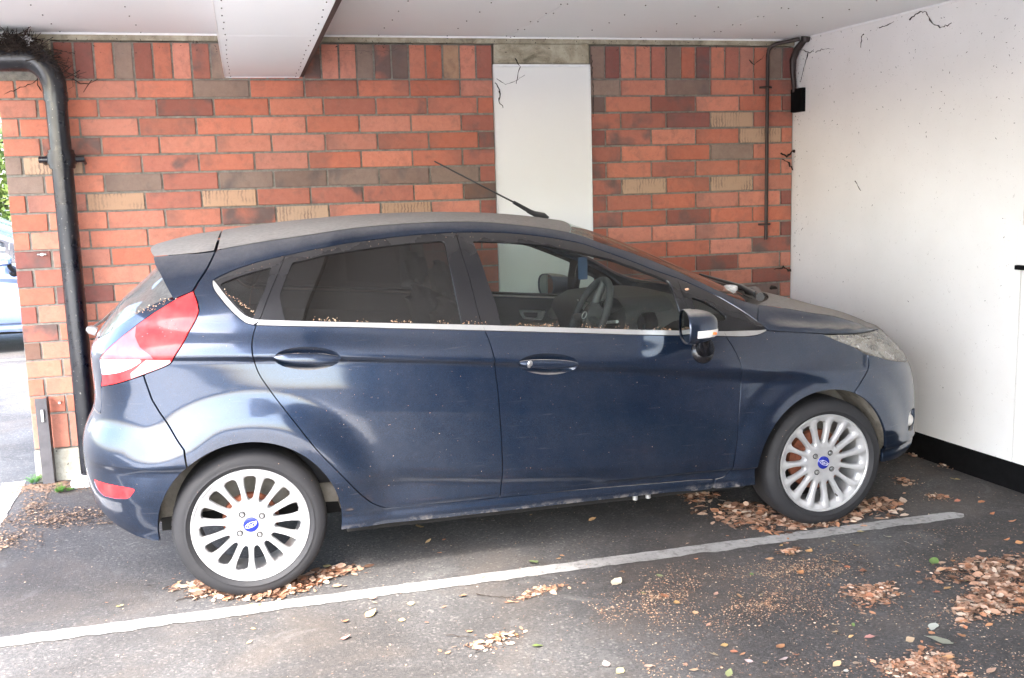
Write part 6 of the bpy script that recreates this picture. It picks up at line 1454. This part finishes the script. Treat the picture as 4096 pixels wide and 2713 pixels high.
# twigs on the tarmac
for pts, lb in (([(2.36, -.44, .01), (2.40, -.48, .012), (2.34, -.53, .02)], 'thin bent stalk of the dark brown leaf in the right foreground'), ([(.82, -.26, .008), (.90, -.31, .008), (1.0, -.36, .007)], 'thin dry twig lying below the white line'), ([(.64, -.57, .008), (.69, -.60, .009), (.735, -.625, .007)], 'short reddish twig in the middle foreground'), ([(2.06, -.22, .008), (2.2, -.33, .008)], 'fine pale stalk right of the white line'), ([(-.30, .06, .006), (-.22, .10, .007), (-.17, .16, .008)], 'fine dark twig left of the rear wheel leaves')):
    strand('twig', pts, .0018, lb, 'twig', 'twig', kink=.003)
# ---------------- beyond the open side: two more cars, hedge and tree ----------------
def copy_car(loc_, rz, key, label):
    def rec(o, parent):
        c = o.copy(); COL.objects.link(c); c.parent = parent
        for k in ('label', 'category', 'group'):
            if k in c: del c[k]
        if c.type == 'MESH' and o.data.materials and o.data.materials[0] == M['paint']:
            c.material_slots[0].link = 'OBJECT'; c.material_slots[0].material = M[key]
        for ch in children[o.name]: rec(ch, c)
        return c
    children = {}
    for o in list(COL.objects):
        children.setdefault(o.name, [])
        if o.parent is not None: children.setdefault(o.parent.name, []).append(o)
    r = rec(car, None); r.location = loc_; r.rotation_euler = (0, 0, rz); return tag(r, label, 'car')
copy_car((-2.95, 8.05, 0), math.radians(4), 'silver', 'pale silver blue car parked beyond the left end of the brick wall')
copy_car((-4.6, 15.2, 0), math.radians(6), 'white_car', 'white car farther off beyond the silver blue car at the left edge')
bm = bmesh.new(); add_box(bm, -14, 1, 19.6, 20.0, 0, 1.1); tag(bm_put('low_wall', bm, M['render']), 'low pale wall across the far side of the car park', 'wall')
def tree(x, y, h, r, label):
    T_ = empty('tree', (x, y, 0), label, 'tree', None)
    limbs = tube([(0, 0, 0), (.05, 0, h * .2), (0, .05, h * .45), (.05, 0, h * .75)], [.22, .17, .12, .04], 10)
    for k in range(9):
        a = k * 2.4; z0 = h * (.25 + .05 * k); limbs += tube([(0, 0, z0), (math.cos(a) * r * .4, math.sin(a) * r * .4, z0 + h * .09), (math.cos(a) * r * .8, math.sin(a) * r * .8, z0 + h * .14)], [.07, .045, .012], 6)
    put('trunk', limbs, M['bark'], T_)
    cl = [(rn.gauss(0, r * .45), rn.gauss(0, r * .45), h * rn.uniform(.22, 1.0), rn.uniform(.35, .75)) for _ in range(55)]
    V = []; F = []
    for _ in range(9000):
        c = rn.choice(cl); d = np.array([rn.gauss(0, 1), rn.gauss(0, 1), rn.gauss(0, 1)]); d /= np.linalg.norm(d); p = np.array(c[:3]) + d * c[3] * rn.random() ** .4
        a = np.array([rn.gauss(0, 1), rn.gauss(0, 1), rn.gauss(0, 1)]); a /= np.linalg.norm(a); e = np.cross(a, d); e /= max(np.linalg.norm(e), 1e-6); s = rn.uniform(.05, .10); b = len(V)
        V += [p - a * s, p + e * s * .6, p + a * s, p - e * s * .6]; F.append((b, b + 1, b + 2, b + 3))
    o = put('crown', [(np.array(V), F, None)], M['tree_leaf'], T_, custom=False); o['kind'] = 'stuff'
tree(-5.6, 21.5, 5.2, 2.2, 'leafy yellow green tree beyond the car park seen past the wall end')
tree(-9.5, 23, 6.0, 2.5, 'taller leafy tree farther left beyond the car park')
